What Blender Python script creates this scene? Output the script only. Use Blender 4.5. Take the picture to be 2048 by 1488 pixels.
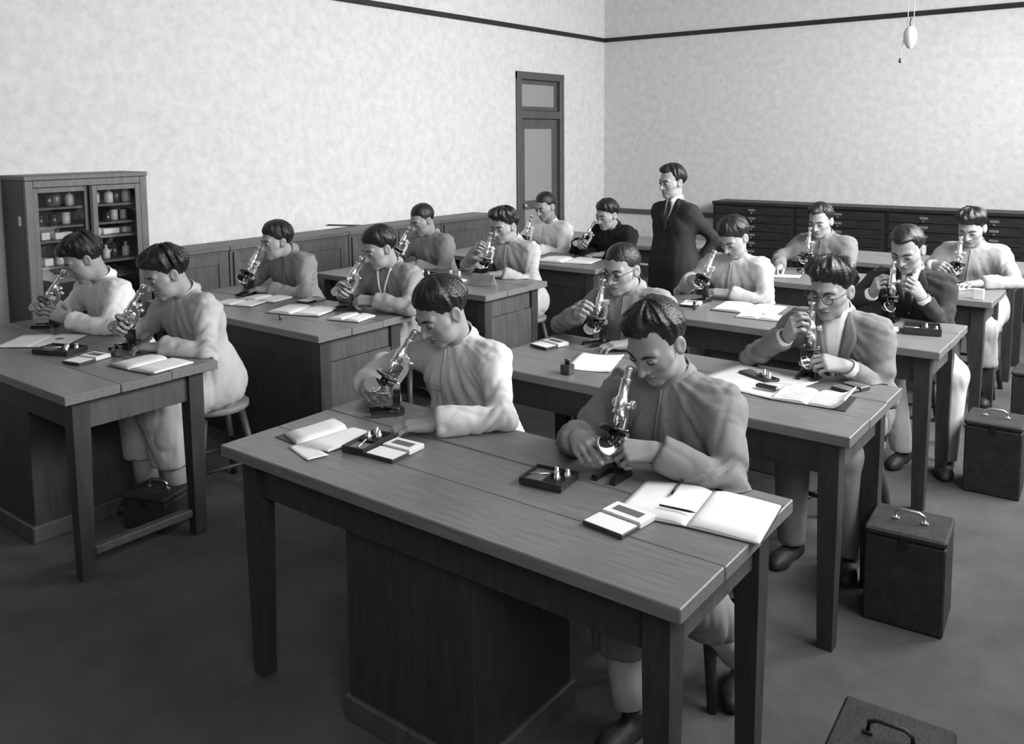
import bpy, bmesh, math, random
import numpy as np
from mathutils import Vector, Matrix, Euler
random.seed(7)
rng = np.random.default_rng(7)
for o in list(bpy.data.objects): bpy.data.objects.remove(o)
SC = bpy.context.scene
COL = SC.collection
R = math.radians

# ------------------------------------------------------------------ camera
cam = bpy.data.cameras.new('camera'); camo = bpy.data.objects.new('camera', cam); COL.objects.link(camo)
_r = Vector((0.794, 0.607, -0.008)).normalized()
_f = Vector((-0.605, 0.790, -0.097)); _f = (_f - _r * _f.dot(_r)).normalized()
_u = _r.cross(_f)
camo.matrix_world = Matrix((( _r.x, _u.x, -_f.x, 0), (_r.y, _u.y, -_f.y, 0), (_r.z, _u.z, -_f.z, 1.80), (0, 0, 0, 1)))
cam.sensor_width = 36.0; cam.lens = 36.0 * 1719.0 / 2048.0
cam.shift_y = -304.0 / 2048.0
cam.clip_start = 0.05; cam.clip_end = 60
SC.camera = camo

# ------------------------------------------------------------------ world, light, exposure
w = bpy.data.worlds.new('world'); SC.world = w; w.use_nodes = True
w.node_tree.nodes['Background'].inputs[0].default_value = (0.95, 0.97, 1.0, 1)
w.node_tree.nodes['Background'].inputs[1].default_value = 0.03
WALL_X = 0.75
WINDOWS = [(-1.1, 0.5), (2.4, 3.7), (4.6, 6.2), (6.9, 8.5)]
WSILL, WTOP = 1.55, 3.60
def window_light(y0, y1, power):
    l = bpy.data.lights.new('daylight', 'AREA'); l.shape = 'RECTANGLE'
    l.size = (y1 - y0) - 0.1; l.size_y = (WTOP - WSILL) - 0.1
    l.energy = power; l.color = (1.0, 1.0, 1.0); l.spread = R(150)
    o = bpy.data.objects.new('daylight', l); COL.objects.link(o)
    o.location = (WALL_X - 0.02, (y0 + y1) / 2, (WSILL + WTOP) / 2)
    o.rotation_euler = Vector((-1, 0.0, -0.30)).to_track_quat('-Z', 'Z').to_euler()
    return o
for (a, b), p in zip(WINDOWS, (66, 125, 260, 200)): window_light(a, b, p)
SC.view_settings.view_transform = 'Standard'; SC.view_settings.look = 'None'
SC.view_settings.gamma = 1.0; SC.view_settings.use_curve_mapping = False
SC.view_settings.exposure = -0.28

# ------------------------------------------------------------------ materials
def mat(name, c, rough=.6, metal=0.0, var=0.0, scale=8.0, stretch=(1, 1, 1), bump=0.0, bscale=60.0, spec=.5, coat=0.0, lo=None, detail=4.0):
    m = bpy.data.materials.new(name); m.use_nodes = True
    nt = m.node_tree; b = nt.nodes['Principled BSDF']
    b.inputs['Roughness'].default_value = rough; b.inputs['Metallic'].default_value = metal
    b.inputs['Specular IOR Level'].default_value = spec
    b.inputs['Coat Weight'].default_value = coat
    b.inputs['Base Color'].default_value = (c, c, c, 1)
    tc = nt.nodes.new('ShaderNodeTexCoord'); mp = nt.nodes.new('ShaderNodeMapping')
    mp.inputs['Scale'].default_value = stretch
    nt.links.new(tc.outputs['Object'], mp.inputs['Vector'])
    if var:
        n = nt.nodes.new('ShaderNodeTexNoise'); n.inputs['Scale'].default_value = scale; n.inputs['Detail'].default_value = detail
        n.inputs['Roughness'].default_value = .65
        nt.links.new(mp.outputs[0], n.inputs['Vector'])
        r = nt.nodes.new('ShaderNodeValToRGB')
        a = max(0.0, c * (1 - var)) if lo is None else lo; z = c * (1 + var)
        r.color_ramp.elements[0].position = .3; r.color_ramp.elements[1].position = .7
        r.color_ramp.elements[0].color = (a, a, a, 1); r.color_ramp.elements[1].color = (z, z, z, 1)
        nt.links.new(n.outputs['Fac'], r.inputs[0]); nt.links.new(r.outputs[0], b.inputs['Base Color'])
    if bump:
        n2 = nt.nodes.new('ShaderNodeTexNoise'); n2.inputs['Scale'].default_value = bscale; n2.inputs['Detail'].default_value = 3
        nt.links.new(mp.outputs[0], n2.inputs['Vector'])
        bp = nt.nodes.new('ShaderNodeBump'); bp.inputs['Strength'].default_value = bump; bp.inputs['Distance'].default_value = .01
        nt.links.new(n2.outputs['Fac'], bp.inputs['Height']); nt.links.new(bp.outputs[0], b.inputs['Normal'])
    return m
M = {}
M['plaster'] = mat('plaster', .60, .9, var=.11, scale=13.0, detail=15, bump=.2, bscale=110)
M['ceiling'] = mat('ceiling_plaster', .40, .9, var=.05)
M['front'] = mat('unseen_wall_darkened', .10, .7, var=.2)  # finish of the unseen front wall, made dark to hold down bounced light
M['floor'] = mat('floor_cement', .072, .75, var=.42, scale=2.2, detail=8, bump=.1, bscale=70)
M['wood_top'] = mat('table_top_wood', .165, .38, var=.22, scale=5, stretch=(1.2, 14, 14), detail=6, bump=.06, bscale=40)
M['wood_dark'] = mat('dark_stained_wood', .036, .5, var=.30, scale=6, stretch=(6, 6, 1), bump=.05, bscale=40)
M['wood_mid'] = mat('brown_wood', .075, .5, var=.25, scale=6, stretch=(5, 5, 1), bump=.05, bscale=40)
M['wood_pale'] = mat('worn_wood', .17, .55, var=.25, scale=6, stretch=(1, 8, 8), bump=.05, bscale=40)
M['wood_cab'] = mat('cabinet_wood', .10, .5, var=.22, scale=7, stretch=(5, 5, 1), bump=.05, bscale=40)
M['wood_black'] = mat('black_drawer_wood', .020, .5, var=.4, scale=6, stretch=(1, 1, 5), spec=.3)
M['leather'] = mat('black_leatherette', .024, .55, var=.4, scale=20, bump=.2, bscale=120)
M['paper'] = mat('white_paper', .80, .8, var=.03, scale=14)
M['paper2'] = mat('cream_paper', .62, .8, var=.05, scale=10)
M['ink'] = mat('printed_ink', .12, .8)
M['brass'] = mat('polished_brass', .74, .33, metal=1.0, var=.06, scale=25)
M['steel'] = mat('bright_steel', .85, .32, metal=1.0, var=.04, scale=25)
M['lacquer'] = mat('black_lacquer', .010, .22, coat=.5, var=.2, scale=30)
M['mirror'] = mat('mirror_glass', .9, .05, metal=1.0, var=.01)
M['skin'] = mat('skin', .29, .55, var=.07, scale=16, bump=.04, bscale=120)
M['lip'] = mat('lip_skin', .19, .5, var=.05, scale=40)
M['hair'] = mat('black_hair', .008, .40, var=.6, scale=22, stretch=(7, 1.6, 5), bump=.35, bscale=30, spec=.45)
M['lash'] = mat('dark_lash', .012, .6, var=.1)
M['eye'] = mat('eye_white', .5, .3, var=.02)
M['porcelain'] = mat('white_porcelain', .62, .3, var=.03)
M['jar'] = mat('pale_jar', .7, .25, var=.1, scale=20)
M['jar_dark'] = mat('dark_bottle', .04, .2, var=.2, scale=20)
M['jar_mid'] = mat('grey_bottle', .16, .25, var=.2, scale=20)
M['wire'] = mat('dark_wire', .03, .5, var=.1)
M['wire_pale'] = mat('pale_flex', .55, .6, var=.05)
M['panel'] = mat('frosted_panel', .27, .5, var=.10, scale=30)
def glass(name, rough=.03, tint=.9, mixf=.82):
    m = bpy.data.materials.new(name); m.use_nodes = True; nt = m.node_tree
    for n in list(nt.nodes): nt.nodes.remove(n)
    o = nt.nodes.new('ShaderNodeOutputMaterial'); mx = nt.nodes.new('ShaderNodeMixShader')
    t = nt.nodes.new('ShaderNodeBsdfTransparent'); g = nt.nodes.new('ShaderNodeBsdfGlossy')
    t.inputs[0].default_value = (tint, tint, tint, 1); g.inputs['Roughness'].default_value = rough
    mx.inputs[0].default_value = .06; nt.links.new(t.outputs[0], mx.inputs[1]); nt.links.new(g.outputs[0], mx.inputs[2])
    nt.links.new(mx.outputs[0], o.inputs[0]); return m
M['glass'] = glass('clear_glass')
_cl = {}
def cloth(c):
    """woven cotton or wool: slight tone changes, soft hanging creases as relief"""
    k = round(c, 3)
    if k in _cl: return _cl[k]
    m = mat('cloth', c, .9, var=.10, scale=9, detail=6, spec=.12); nt = m.node_tree; b = nt.nodes['Principled BSDF']
    tc = nt.nodes.new('ShaderNodeTexCoord'); mp = nt.nodes.new('ShaderNodeMapping'); mp.inputs['Scale'].default_value = (1, 1, .38)
    nt.links.new(tc.outputs['Object'], mp.inputs['Vector'])
    n = nt.nodes.new('ShaderNodeTexNoise'); n.noise_type = 'RIDGED_MULTIFRACTAL'; n.inputs['Scale'].default_value = 16; n.inputs['Detail'].default_value = 2.5
    n.inputs['Distortion'].default_value = .8
    nt.links.new(mp.outputs[0], n.inputs['Vector'])
    bp = nt.nodes.new('ShaderNodeBump'); bp.inputs['Strength'].default_value = .4; bp.inputs['Distance'].default_value = .008
    nt.links.new(n.outputs['Fac'], bp.inputs['Height']); nt.links.new(bp.outputs[0], b.inputs['Normal'])
    _cl[k] = m; return m

# ------------------------------------------------------------------ object helpers
def tag(o, label=None, cat=None, group=None, kind=None):
    if label: o['label'] = label
    if cat: o['category'] = cat
    if group: o['group'] = group
    if kind: o['kind'] = kind
    return o
def empty(name, loc, rz=0, label=None, cat=None, group=None):
    o = bpy.data.objects.new(name, None); COL.objects.link(o); o.location = loc; o.rotation_euler = (0, 0, rz)
    o.empty_display_size = .05
    return tag(o, label, cat, group)
def link(name, me, m, parent=None, loc=(0, 0, 0), rot=(0, 0, 0)):
    o = bpy.data.objects.new(name, me); COL.objects.link(o)
    if m is not None and not me.materials: me.materials.append(m)
    o.parent = parent; o.location = loc; o.rotation_euler = rot
    return o
def copy_tree(o, parent=None):
    c = o.copy(); COL.objects.link(c); c.parent = parent
    for ch in list(o.children): copy_tree(ch, c)
    return c
class MB:
    """collects shapes of ONE part in a bmesh"""
    def __init__(s): s.bm = bmesh.new(); s.smooth = False
    def box(s, x0, y0, z0, x1, y1, z1, bev=0.0, T=None):
        vs = [s.bm.verts.new(p) for p in ((x0,y0,z0),(x1,y0,z0),(x1,y1,z0),(x0,y1,z0),(x0,y0,z1),(x1,y0,z1),(x1,y1,z1),(x0,y1,z1))]
        fs = [s.bm.faces.new([vs[i] for i in f]) for f in ((3,2,1,0),(4,5,6,7),(0,1,5,4),(1,2,6,5),(2,3,7,6),(3,0,4,7))]
        if T is not None: bmesh.ops.transform(s.bm, matrix=T, verts=vs)
        if bev:
            es = list({e for f in fs for e in f.edges})
            bmesh.ops.bevel(s.bm, geom=es, offset=bev, segments=1, affect='EDGES', clamp_overlap=True)
        return s
    def lathe(s, prof, n=16, T=None, cap=True):
        """prof: list of (r, z) bottom to top"""
        rings = []
        for r, z in prof:
            rings.append([s.bm.verts.new((r * math.cos(2*math.pi*i/n), r * math.sin(2*math.pi*i/n), z)) for i in range(n)])
        for a, b in zip(rings, rings[1:]):
            for i in range(n):
                f = s.bm.faces.new((a[i], a[(i+1) % n], b[(i+1) % n], b[i])); f.smooth = True
        if cap:
            s.bm.faces.new(rings[0][::-1]); s.bm.faces.new(rings[-1])
        if T is not None: bmesh.ops.transform(s.bm, matrix=T, verts=[v for r in rings for v in r])
        return s
    def tube(s, pts, r, n=8, closed=False):
        pts = [Vector(p) for p in pts]; N = len(pts); rings = []
        rs = r if isinstance(r, (list, tuple)) else [r] * N
        up = Vector((0.13, 0.21, 0.97))
        for i, p in enumerate(pts):
            if closed: t = pts[(i+1) % N] - pts[i-1]
            else: t = pts[min(i+1, N-1)] - pts[max(i-1, 0)]
            t.normalize(); a = t.cross(up)
            if a.length < .05: a = t.cross(Vector((1, 0, 0)))
            a.normalize(); b = t.cross(a)
            rings.append([s.bm.verts.new(p + (a * math.cos(2*math.pi*k/n) + b * math.sin(2*math.pi*k/n)) * rs[i]) for k in range(n)])
        rng_ = range(N if closed else N - 1)
        for i in rng_:
            a, b = rings[i], rings[(i+1) % N]
            for k in range(n):
                f = s.bm.faces.new((a[k], a[(k+1) % n], b[(k+1) % n], b[k])); f.smooth = True
        if not closed:
            s.bm.faces.new(rings[0]); s.bm.faces.new(rings[-1][::-1])
        return s
    def prism(s, poly, z0, z1, bev=0.0, T=None):
        lo = [s.bm.verts.new((x, y, z0)) for x, y in poly]; hi = [s.bm.verts.new((x, y, z1)) for x, y in poly]
        n = len(poly)
        fs = [s.bm.faces.new(lo[::-1]), s.bm.faces.new(hi)]
        for i in range(n): fs.append(s.bm.faces.new((lo[i], lo[(i+1) % n], hi[(i+1) % n], hi[i])))
        if T is not None: bmesh.ops.transform(s.bm, matrix=T, verts=lo + hi)
        if bev:
            es = list({e for f in fs[:2] for e in f.edges})
            bmesh.ops.bevel(s.bm, geom=es, offset=bev, segments=2, affect='EDGES', clamp_overlap=True)
        return s
    def ball(s, c, r, sc=(1, 1, 1), u=12, v=8):
        T = Matrix.Translation(c) @ Matrix.Diagonal((sc[0], sc[1], sc[2], 1))
        g = bmesh.ops.create_uvsphere(s.bm, u_segments=u, v_segments=v, radius=r, matrix=T)
        for vv in g['verts']:
            for f in vv.link_faces: f.smooth = True
        return s
    def build(s, name, m, parent=None, loc=(0, 0, 0), rot=(0, 0, 0)):
        me = bpy.data.meshes.new(name)
        bmesh.ops.recalc_face_normals(s.bm, faces=s.bm.faces[:])
        s.bm.to_mesh(me); s.bm.free()
        return link(name, me, m, parent, loc, rot)
def RX(a): return Matrix.Rotation(R(a), 4, 'X')
def RY(a): return Matrix.Rotation(R(a), 4, 'Y')
def RZ(a): return Matrix.Rotation(R(a), 4, 'Z')
def TR(x, y, z): return Matrix.Translation((x, y, z))
def struct(o): o['kind'] = 'structure'; return o
# ------------------------------------------------------------------ room
LX, BY, FY, CZ = -5.90, 9.70, -1.60, 3.90
struct(MB().box(LX - .1, FY - .1, -.1, WALL_X + .1, BY + .1, 0).build('floor', M['floor']))
struct(MB().box(LX - .1, FY - .1, CZ, WALL_X + .1, BY + .1, CZ + .1).build('ceiling', M['ceiling']))
DY0, DY1, DZ = 7.79, 8.73, 2.53
mb = MB(); mb.box(LX - .12, FY - .1, 0, LX, DY0, CZ); mb.box(LX - .12, DY1, 0, LX, BY + .1, CZ); mb.box(LX - .12, DY0, DZ, LX, DY1, CZ)
struct(mb.build('wall_left', M['plaster']))
struct(MB().box(LX, BY, 0, WALL_X + .1, BY + .1, CZ).build('wall_back', M['plaster']))
struct(MB().box(LX, FY - .1, 0, WALL_X + .1, FY, CZ).build('wall_front', M['front']))
mb = MB(); ys = [FY] + [v for a in WINDOWS for v in a] + [BY]
for i in range(0, len(ys), 2): mb.box(WALL_X, ys[i], 0, WALL_X + .1, ys[i+1], CZ)
for a, b in WINDOWS:
    mb.box(WALL_X, a, 0, WALL_X + .1, b, WSILL); mb.box(WALL_X, a, WTOP, WALL_X + .1, b, CZ)
struct(mb.build('wall_right', M['plaster']))
for i, (a, b) in enumerate(WINDOWS):
    mb = MB(); x0, x1 = WALL_X + .03, WALL_X + .08
    for y in (a, (a + b) / 2 - .025, b - .05): mb.box(x0, y, WSILL, x1, y + .05, WTOP)
    for z in (WSILL, (WSILL + WTOP) / 2, WTOP - .05): mb.box(x0, a, z, x1, b, z + .05)
    struct(mb.build('window_%d' % (i + 1), M['wood_mid']))
# picture rails, dado line, skirting
struct(MB().box(LX, FY, 2.995, LX + .035, BY, 3.045, .006).build('trim_1', M['wood_black']))
struct(MB().box(LX + .035, BY - .035, 2.995, WALL_X, BY, 3.045, .006).build('trim_2', M['wood_black']))
struct(MB().box(LX + .03, BY - .03, .80, -4.2, BY, .86, .006).build('trim_3', M['wood_mid']))
struct(MB().box(LX, FY, 0, LX + .02, DY0 - .02, .14, .004).build('baseboard_left', M['wood_dark']))
struct(MB().box(LX + .02, BY - .02, 0, WALL_X, BY, .14, .004).build('baseboard_back', M['wood_dark']))

# door with transom in the left wall
d = struct(empty('door_1', (LX, (DY0 + DY1) / 2, 0)))
hw = (DY1 - DY0) / 2
mb = MB(); fw = .085
mb.box(-.11, -hw, 0, .03, -hw + fw, DZ, .006); mb.box(-.11, hw - fw, 0, .03, hw, DZ, .006); mb.box(-.11, -hw, DZ - fw, .031, hw, DZ, .006)
mb.box(-.11, -hw + fw, 2.0, .029, hw - fw, 2.09, .004)
struct(mb.build('door_frame', M['wood_mid'], d))
lw = hw - fw - .004
mb = MB()
mb.box(-.06, -lw, .01, -.015, -lw + .10, 1.995, .004); mb.box(-.06, lw - .10, .01, -.015, lw, 1.995, .004)
mb.box(-.06, -lw + .1, 1.885, -.015, lw - .1, 1.995, .004); mb.box(-.06, -lw + .1, .01, -.015, lw - .1, .22, .004); mb.box(-.06, -lw + .1, .95, -.015, lw - .1, 1.05, .004)
leaf = struct(mb.build('door_leaf', M['wood_mid'], d))
struct(MB().box(-.045, -lw + .1, 1.05, -.03, lw - .1, 1.885).build('door_panel', M['panel'], leaf))
struct(MB().box(-.045, -lw + .1, .22, -.03, lw - .1, .95).build('door_panel', M['panel'], leaf))
struct(MB().lathe([(.012, 0), (.012, .03), (.026, .035), (.03, .05), (.02, .065)], 14, TR(-.015, -lw + .05, 1.0) @ RY(90)).build('door_knob', M['brass'], leaf))
mb = MB(); mb.box(-.06, -lw, 2.094, -.015, -lw + .05, DZ - fw - .004, .003); mb.box(-.06, lw - .05, 2.094, -.015, lw, DZ - fw - .004, .003)
mb.box(-.06, -lw + .05, 2.094, -.015, lw - .05, 2.14, .003); mb.box(-.06, -lw + .05, DZ - fw - .05, -.015, lw - .05, DZ - fw - .004, .003)
tl = struct(mb.build('transom_light', M['wood_mid'], d))
struct(MB().box(-.045, -lw + .05, 2.14, -.03, lw - .05, DZ - fw - .05).build('transom_pane', M['panel'], tl))

# ------------------------------------------------------------------ furniture
TH = .80
def table(name, x0, x1, y0, y1, label, pedestal=False, endpanel=False, rail=False):
    t = empty(name, ((x0 + x1) / 2, (y0 + y1) / 2, 0), 0, label, 'table', 'laboratory tables')
    a, b = (x1 - x0) / 2, (y1 - y0) / 2
    nb = 3; bw = 2 * b / nb
    for i in range(nb):
        dz = (0, -.0012, .0008)[i]
        MB().box(-a + (.002, 0, .003)[i], -b + i * bw + .0012, TH - .038, a - (.002, 0, .003)[i], -b + (i + 1) * bw - .0012, TH + dz, .003).build('top_board', M['wood_top'], t)
    L = .07; ins = .05
    for sx in (-1, 1):
        for sy in (-1, 1):
            cx, cy = sx * (a - ins - L / 2), sy * (b - ins - L / 2)
            mb = MB(); h = L / 2; k = .75
            v = [mb.bm.verts.new((cx + dx * h * q, cy + dy * h * q, z)) for z, q in ((0, k), (TH - .2, 1), (TH - .039, 1)) for dx, dy in ((-1,-1),(1,-1),(1,1),(-1,1))]
            for r in (0, 4):
                for i in range(4): mb.bm.faces.new((v[r+i], v[r+(i+1) % 4], v[r+4+(i+1) % 4], v[r+4+i]))
            mb.bm.faces.new(v[:4]); mb.bm.faces.new(v[8:])
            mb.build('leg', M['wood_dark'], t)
    z0, z1 = TH - .17, TH - .039; e = ins + L
    for sy in (-1, 1):
        y = sy * (b - ins - .018)
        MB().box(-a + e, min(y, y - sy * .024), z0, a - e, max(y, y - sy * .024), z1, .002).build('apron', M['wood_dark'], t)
    for sx in (-1, 1):
        x = sx * (a - ins - .018)
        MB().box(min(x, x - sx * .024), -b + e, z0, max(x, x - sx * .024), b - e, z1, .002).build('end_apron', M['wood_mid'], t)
    if pedestal:
        px0, px1 = pedestal; py0, py1 = -b + .10, b - .12
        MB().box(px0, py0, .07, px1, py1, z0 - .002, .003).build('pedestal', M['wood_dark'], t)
        MB().box(px0 - .014, py0 - .014, 0, px1 + .014, py1 + .014, .08, .006).build('plinth', M['wood_mid'], t)
    if endpanel:
        MB().box(a - .075, -b + e, .09, a - .055, b - e, z0 - .002, .002).build('end_panel', M['wood_mid'], t)
        MB().box(-a + e, -b + ins + .02, .09, a - e, -b + ins + .04, z0 - .002, .002).build('front_panel', M['wood_dark'], t)
    if rail:
        MB().box(a - ins - .06, -b + e, .09, a - ins - .015, b - e, .125, .004).build('foot_rail', M['wood_mid'], t)
    return t
ROWS_R = [('T1', 1.585, 2.275), ('T2', 2.86, 3.56), ('T3', 4.24, 4.93), ('T4', 5.69, 6.36), ('T5', 6.93, 7.62)]
ROWS_L = [('L1', 1.53, 2.215), ('L2', 2.79, 3.47), ('L3', 4.13, 4.81), ('L4', 5.43, 6.09), ('L5', 6.87, 7.53)]
ordn = ['front', 'second', 'third', 'fourth', 'fifth']
TX = {}
for i, (n, a, b) in enumerate(ROWS_R):
    table('laboratory_table', -2.43, -.772 if i == 0 else -.79, a, b, 'long dark wooden table on square legs, %s row of the right-hand column' % ordn[i] + (', empty' if i == 4 else ''),
          pedestal=(-.34, .17))
for i, (n, a, b) in enumerate(ROWS_L):
    table('laboratory_table', -5.02, -3.375, a, b, 'long dark wooden table, %s row of the left-hand column' % ordn[i] + (', empty' if i == 4 else ''),
          pedestal=(-.26, .25) if i == 0 else False, endpanel=i in (1, 2, 3), rail=i == 0)

def stool():
    t = empty('stool', (0, 0, 0))
    mb = MB(); mb.lathe([(.13, .43), (.165, .435), (.17, .445), (.17, .46), (.162, .468), (.10, .465)], 24); mb.build('seat', M['wood_pale'], t)
    for sx in (-1, 1):
        for sy in (-1, 1):
            MB().tube([(sx * .155, sy * .155, 0), (sx * .13, sy * .13, .22), (sx * .095, sy * .095, .432)], [.016, .02, .021], 8).build('leg', M['wood_dark'], t)
    for sx in (-1, 1):
        MB().tube([(sx * .137, -.137, .16), (sx * .137, .137, .16)], .01, 8).build('stretcher', M['wood_dark'], t)
        MB().tube([(-.13, sx * .13, .22), (.13, sx * .13, .22)], .01, 8).build('stretcher', M['wood_dark'], t)
    return t

def case(x, y, rz, label, w=.21, dp=.19, h=.37, metal='steel'):
    t = empty('microscope_case', (x, y, 0), R(rz), label, 'case', 'microscope cases on the floor')
    MB().box(-w/2, -dp/2, 0, w/2, dp/2, h - .03, .006).build('body', M['leather'], t)
    MB().box(-w/2 - .003, -dp/2 - .003, h - .028, w/2 + .003, dp/2 + .003, h, .008).build('lid', M['leather'], t)
    hd = MB().tube([(-.05, 0, h + .006), (-.048, 0, h + .028), (-.03, 0, h + .038), (.03, 0, h + .038), (.048, 0, h + .028), (.05, 0, h + .006)], .0055, 8).build('handle', M[metal], t)
    for s in (-1, 1): MB().box(s*.05 - .012, -.009, h, s*.05 + .012, .009, h + .007, .002).build('bracket', M[metal], hd)
    MB().box(-.015, -dp/2 - .007, h - .055, .015, -dp/2 - .003, h - .01, .001).build('clasp', M['lacquer'], t)
    return t
case(-.70, 3.34, 4, 'black box with bright bail handle standing beside second right-hand table', .27, .24, .36)
case(-.455, 2.05, 3, 'black box at the bottom right corner beside the front right table', .25, .24, .37, 'leather')
case(-.63, 4.83, 2, 'black box standing on the floor beside third right-hand table', .25, .24, .37)
case(-.56, 6.0, 0, 'black box at the right picture edge beside fourth right-hand table', .27, .25, .36)
case(-3.70, 2.08, 20, 'black box with bright curved handle under the front left-hand table', .24, .2, .17)

# drawer cabinets along the back wall
units = [-4.2, -3.25, -2.3, -1.57, -1.05, -.5, .1, .7]
whichs = ['leftmost, just right of the standing man', 'second from the left', 'third from the left', 'narrow, fourth from the left', 'narrow, fifth from the left', 'sixth from the left', 'seventh from the left', 'eighth from the left']
for i, (a, b) in enumerate(zip(units, units[1:])):
    if a > -.3: break
    wd = b - a; t = empty('drawer_cabinet', ((a + b) / 2, 9.5, 0), 0, 'low black drawer cabinet on back wall, ' + whichs[i], 'cabinet', 'drawer cabinets along the back wall')
    MB().box(-wd/2 + .003, -.17, .0, wd/2 - .003, .185, 1.0, .003).build('carcass', M['wood_black'], t)
    MB().box(-wd/2 + .001, -.2, 1.0, wd/2 - .001, .19, 1.035, .004).build('top', M['wood_black'], t)
    for r in range(10):
        z = .06 + r * .093
        dr = MB().box(-wd/2 + .03, -.182, z, wd/2 - .03, -.1695, z + .084, .003).build('drawer', M['wood_black'], t)
        MB().box(-.04, -.186, z + .038, .04, -.1818, z + .062, .001).build('label_holder', M['jar_mid'], dr)
        MB().lathe([(.006, 0), (.006, .012), (.011, .016), (.011, .024)], 8, TR(0, -.182, z + .02) @ RX(90)).build('knob', M['brass'], dr)

# low cupboards along the left wall
seams = [3.17, 3.78, 4.96, 6.14, 7.0]
wl = ['narrow one touching the tall glazed cabinet', 'wide one behind the second left-hand table', 'wide one behind the third left-hand table', 'farthest one near the door']
for i, (a, b) in enumerate(zip(seams, seams[1:])):
    wd = b - a; t = empty('low_cupboard', (-5.72, (a + b) / 2, 0), 0, 'low brown wooden cupboard along left wall, ' + wl[i], 'cupboard', 'low cupboards along the left wall')
    MB().box(-.155, -wd/2 + .004, 0, .155, wd/2 - .004, .965, .003).build('carcass', M['wood_mid'], t)
    MB().box(-.155, -wd/2 + .002, .966, .172, wd/2 - .002, 1.0, .004).build('top', M['wood_cab'], t)
    nd = 1 if wd < .9 else 2; dw = (wd - .05) / nd
    for k in range(nd):
        y0 = -wd/2 + .025 + k * dw + .006; y1 = y0 + dw - .012
        mb = MB(); 
        mb.box(.1555, y0, .08, .172, y0 + .07, .95, .002); mb.box(.1555, y1 - .07, .08, .172, y1, .95, .002)
        mb.box(.1555, y0 + .07, .08, .172, y1 - .07, .16, .002); mb.box(.1555, y0 + .07, .87, .172, y1 - .07, .95, .002)
        dr = mb.build('door', M['wood_mid'], t)
        MB().box(.1558, y0 + .07, .16, .163, y1 - .07, .87).build('door_panel', M['wood_mid'], dr)
        MB().lathe([(.007, 0), (.007, .012), (.013, .018), (.012, .026)], 10, TR(.172, (y1 - .035) if k == 0 else (y0 + .035), .55) @ RY(90)).build('knob', M['brass'], dr)
tag(MB().tube([(0, -.3, 0), (0, .3, -.06)], .006, 8).build('pointer_stick', M['wire'], None, (-5.875, 5.3, 1.035)), 'thin dark pointer stick leaning on the wall above low cupboards', 'stick')

# tall glazed cabinet
cy0, cy1, cx0, cx1, ch = 2.355, 3.145, -5.88, -5.55, 1.58
t = empty('glazed_cabinet', ((cx0 + cx1) / 2, (cy0 + cy1) / 2, 0), 0, 'tall wooden cabinet with two sliding glass doors and shelves of bottles', 'cabinet')
hx, hy = (cx1 - cx0) / 2, (cy1 - cy0) / 2
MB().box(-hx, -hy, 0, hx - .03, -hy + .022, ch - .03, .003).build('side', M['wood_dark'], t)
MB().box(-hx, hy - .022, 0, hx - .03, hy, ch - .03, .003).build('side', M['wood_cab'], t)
MB().box(-hx, -hy + .022, .02, -hx + .012, hy - .022, ch - .03).build('back', M['wood_dark'], t)
MB().box(-hx, -hy - .005, ch - .03, hx + .005, hy + .005, ch, .004).build('top', M['wood_cab'], t)
MB().box(-hx + .012, -hy + .022, .02, hx - .035, hy - .022, .06, .002).build('bottom', M['wood_dark'], t)
SHELF = [1.00, 1.165, 1.255, 1.375]
for z in SHELF + [.70, .40]:
    MB().box(-hx + .013, -hy + .023, z - .016, hx - .045, hy - .023, z, .002).build('shelf', M['wood_cab'], t)
mb = MB(); mb.box(hx - .03, -hy, 0, hx, -hy + .05, ch - .031, .003); mb.box(hx - .03, hy - .05, 0, hx, hy, ch - .031, .003); mb.box(hx - .03, -hy + .05, ch - .075, hx, hy - .05, ch - .031, .003); mb.box(hx - .03, -hy + .05, 0, hx, hy - .05, .06, .003)
mb.build('face_frame', M['wood_cab'], t)
for (y0, y1, dx, m_) in ((-hy + .05, .012, -.034, 'wood_cab'), (.016, hy - .05, -.012, 'wood_cab')):
    mb = MB(); X0, X1 = hx + dx - .004, hx + dx + .012
    mb.box(X0, y0, .062, X1, y0 + .035, ch - .077, .002); mb.box(X0, y1 - .035, .062, X1, y1, ch - .077, .002)
    mb.box(X0, y0 + .035, .062, X1, y1 - .035, .14, .002); mb.box(X0, y0 + .035, ch - .11, X1, y1 - .035, ch - .077, .002)
    dr = mb.build('sliding_door', M[m_], t)
    MB().box(X0 + .006, y0 + .036, .141, X0 + .009, y1 - .036, ch - .111).build('pane', M['glass'], dr)
MB().box(hx - .031, -.002, .062, hx + .004, .014, ch - .077, .002).build('meeting_stile', M['wood_black'], t)
tag(MB().box(-.0006, -.02, -.03, .0006, .02, .03).build('paper_label', M['paper2'], None, (-5.64, 2.3535, 1.30), (0, 0, R(90))), 'small pale paper label stuck on the dark side of glazed cabinet', 'label')
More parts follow.
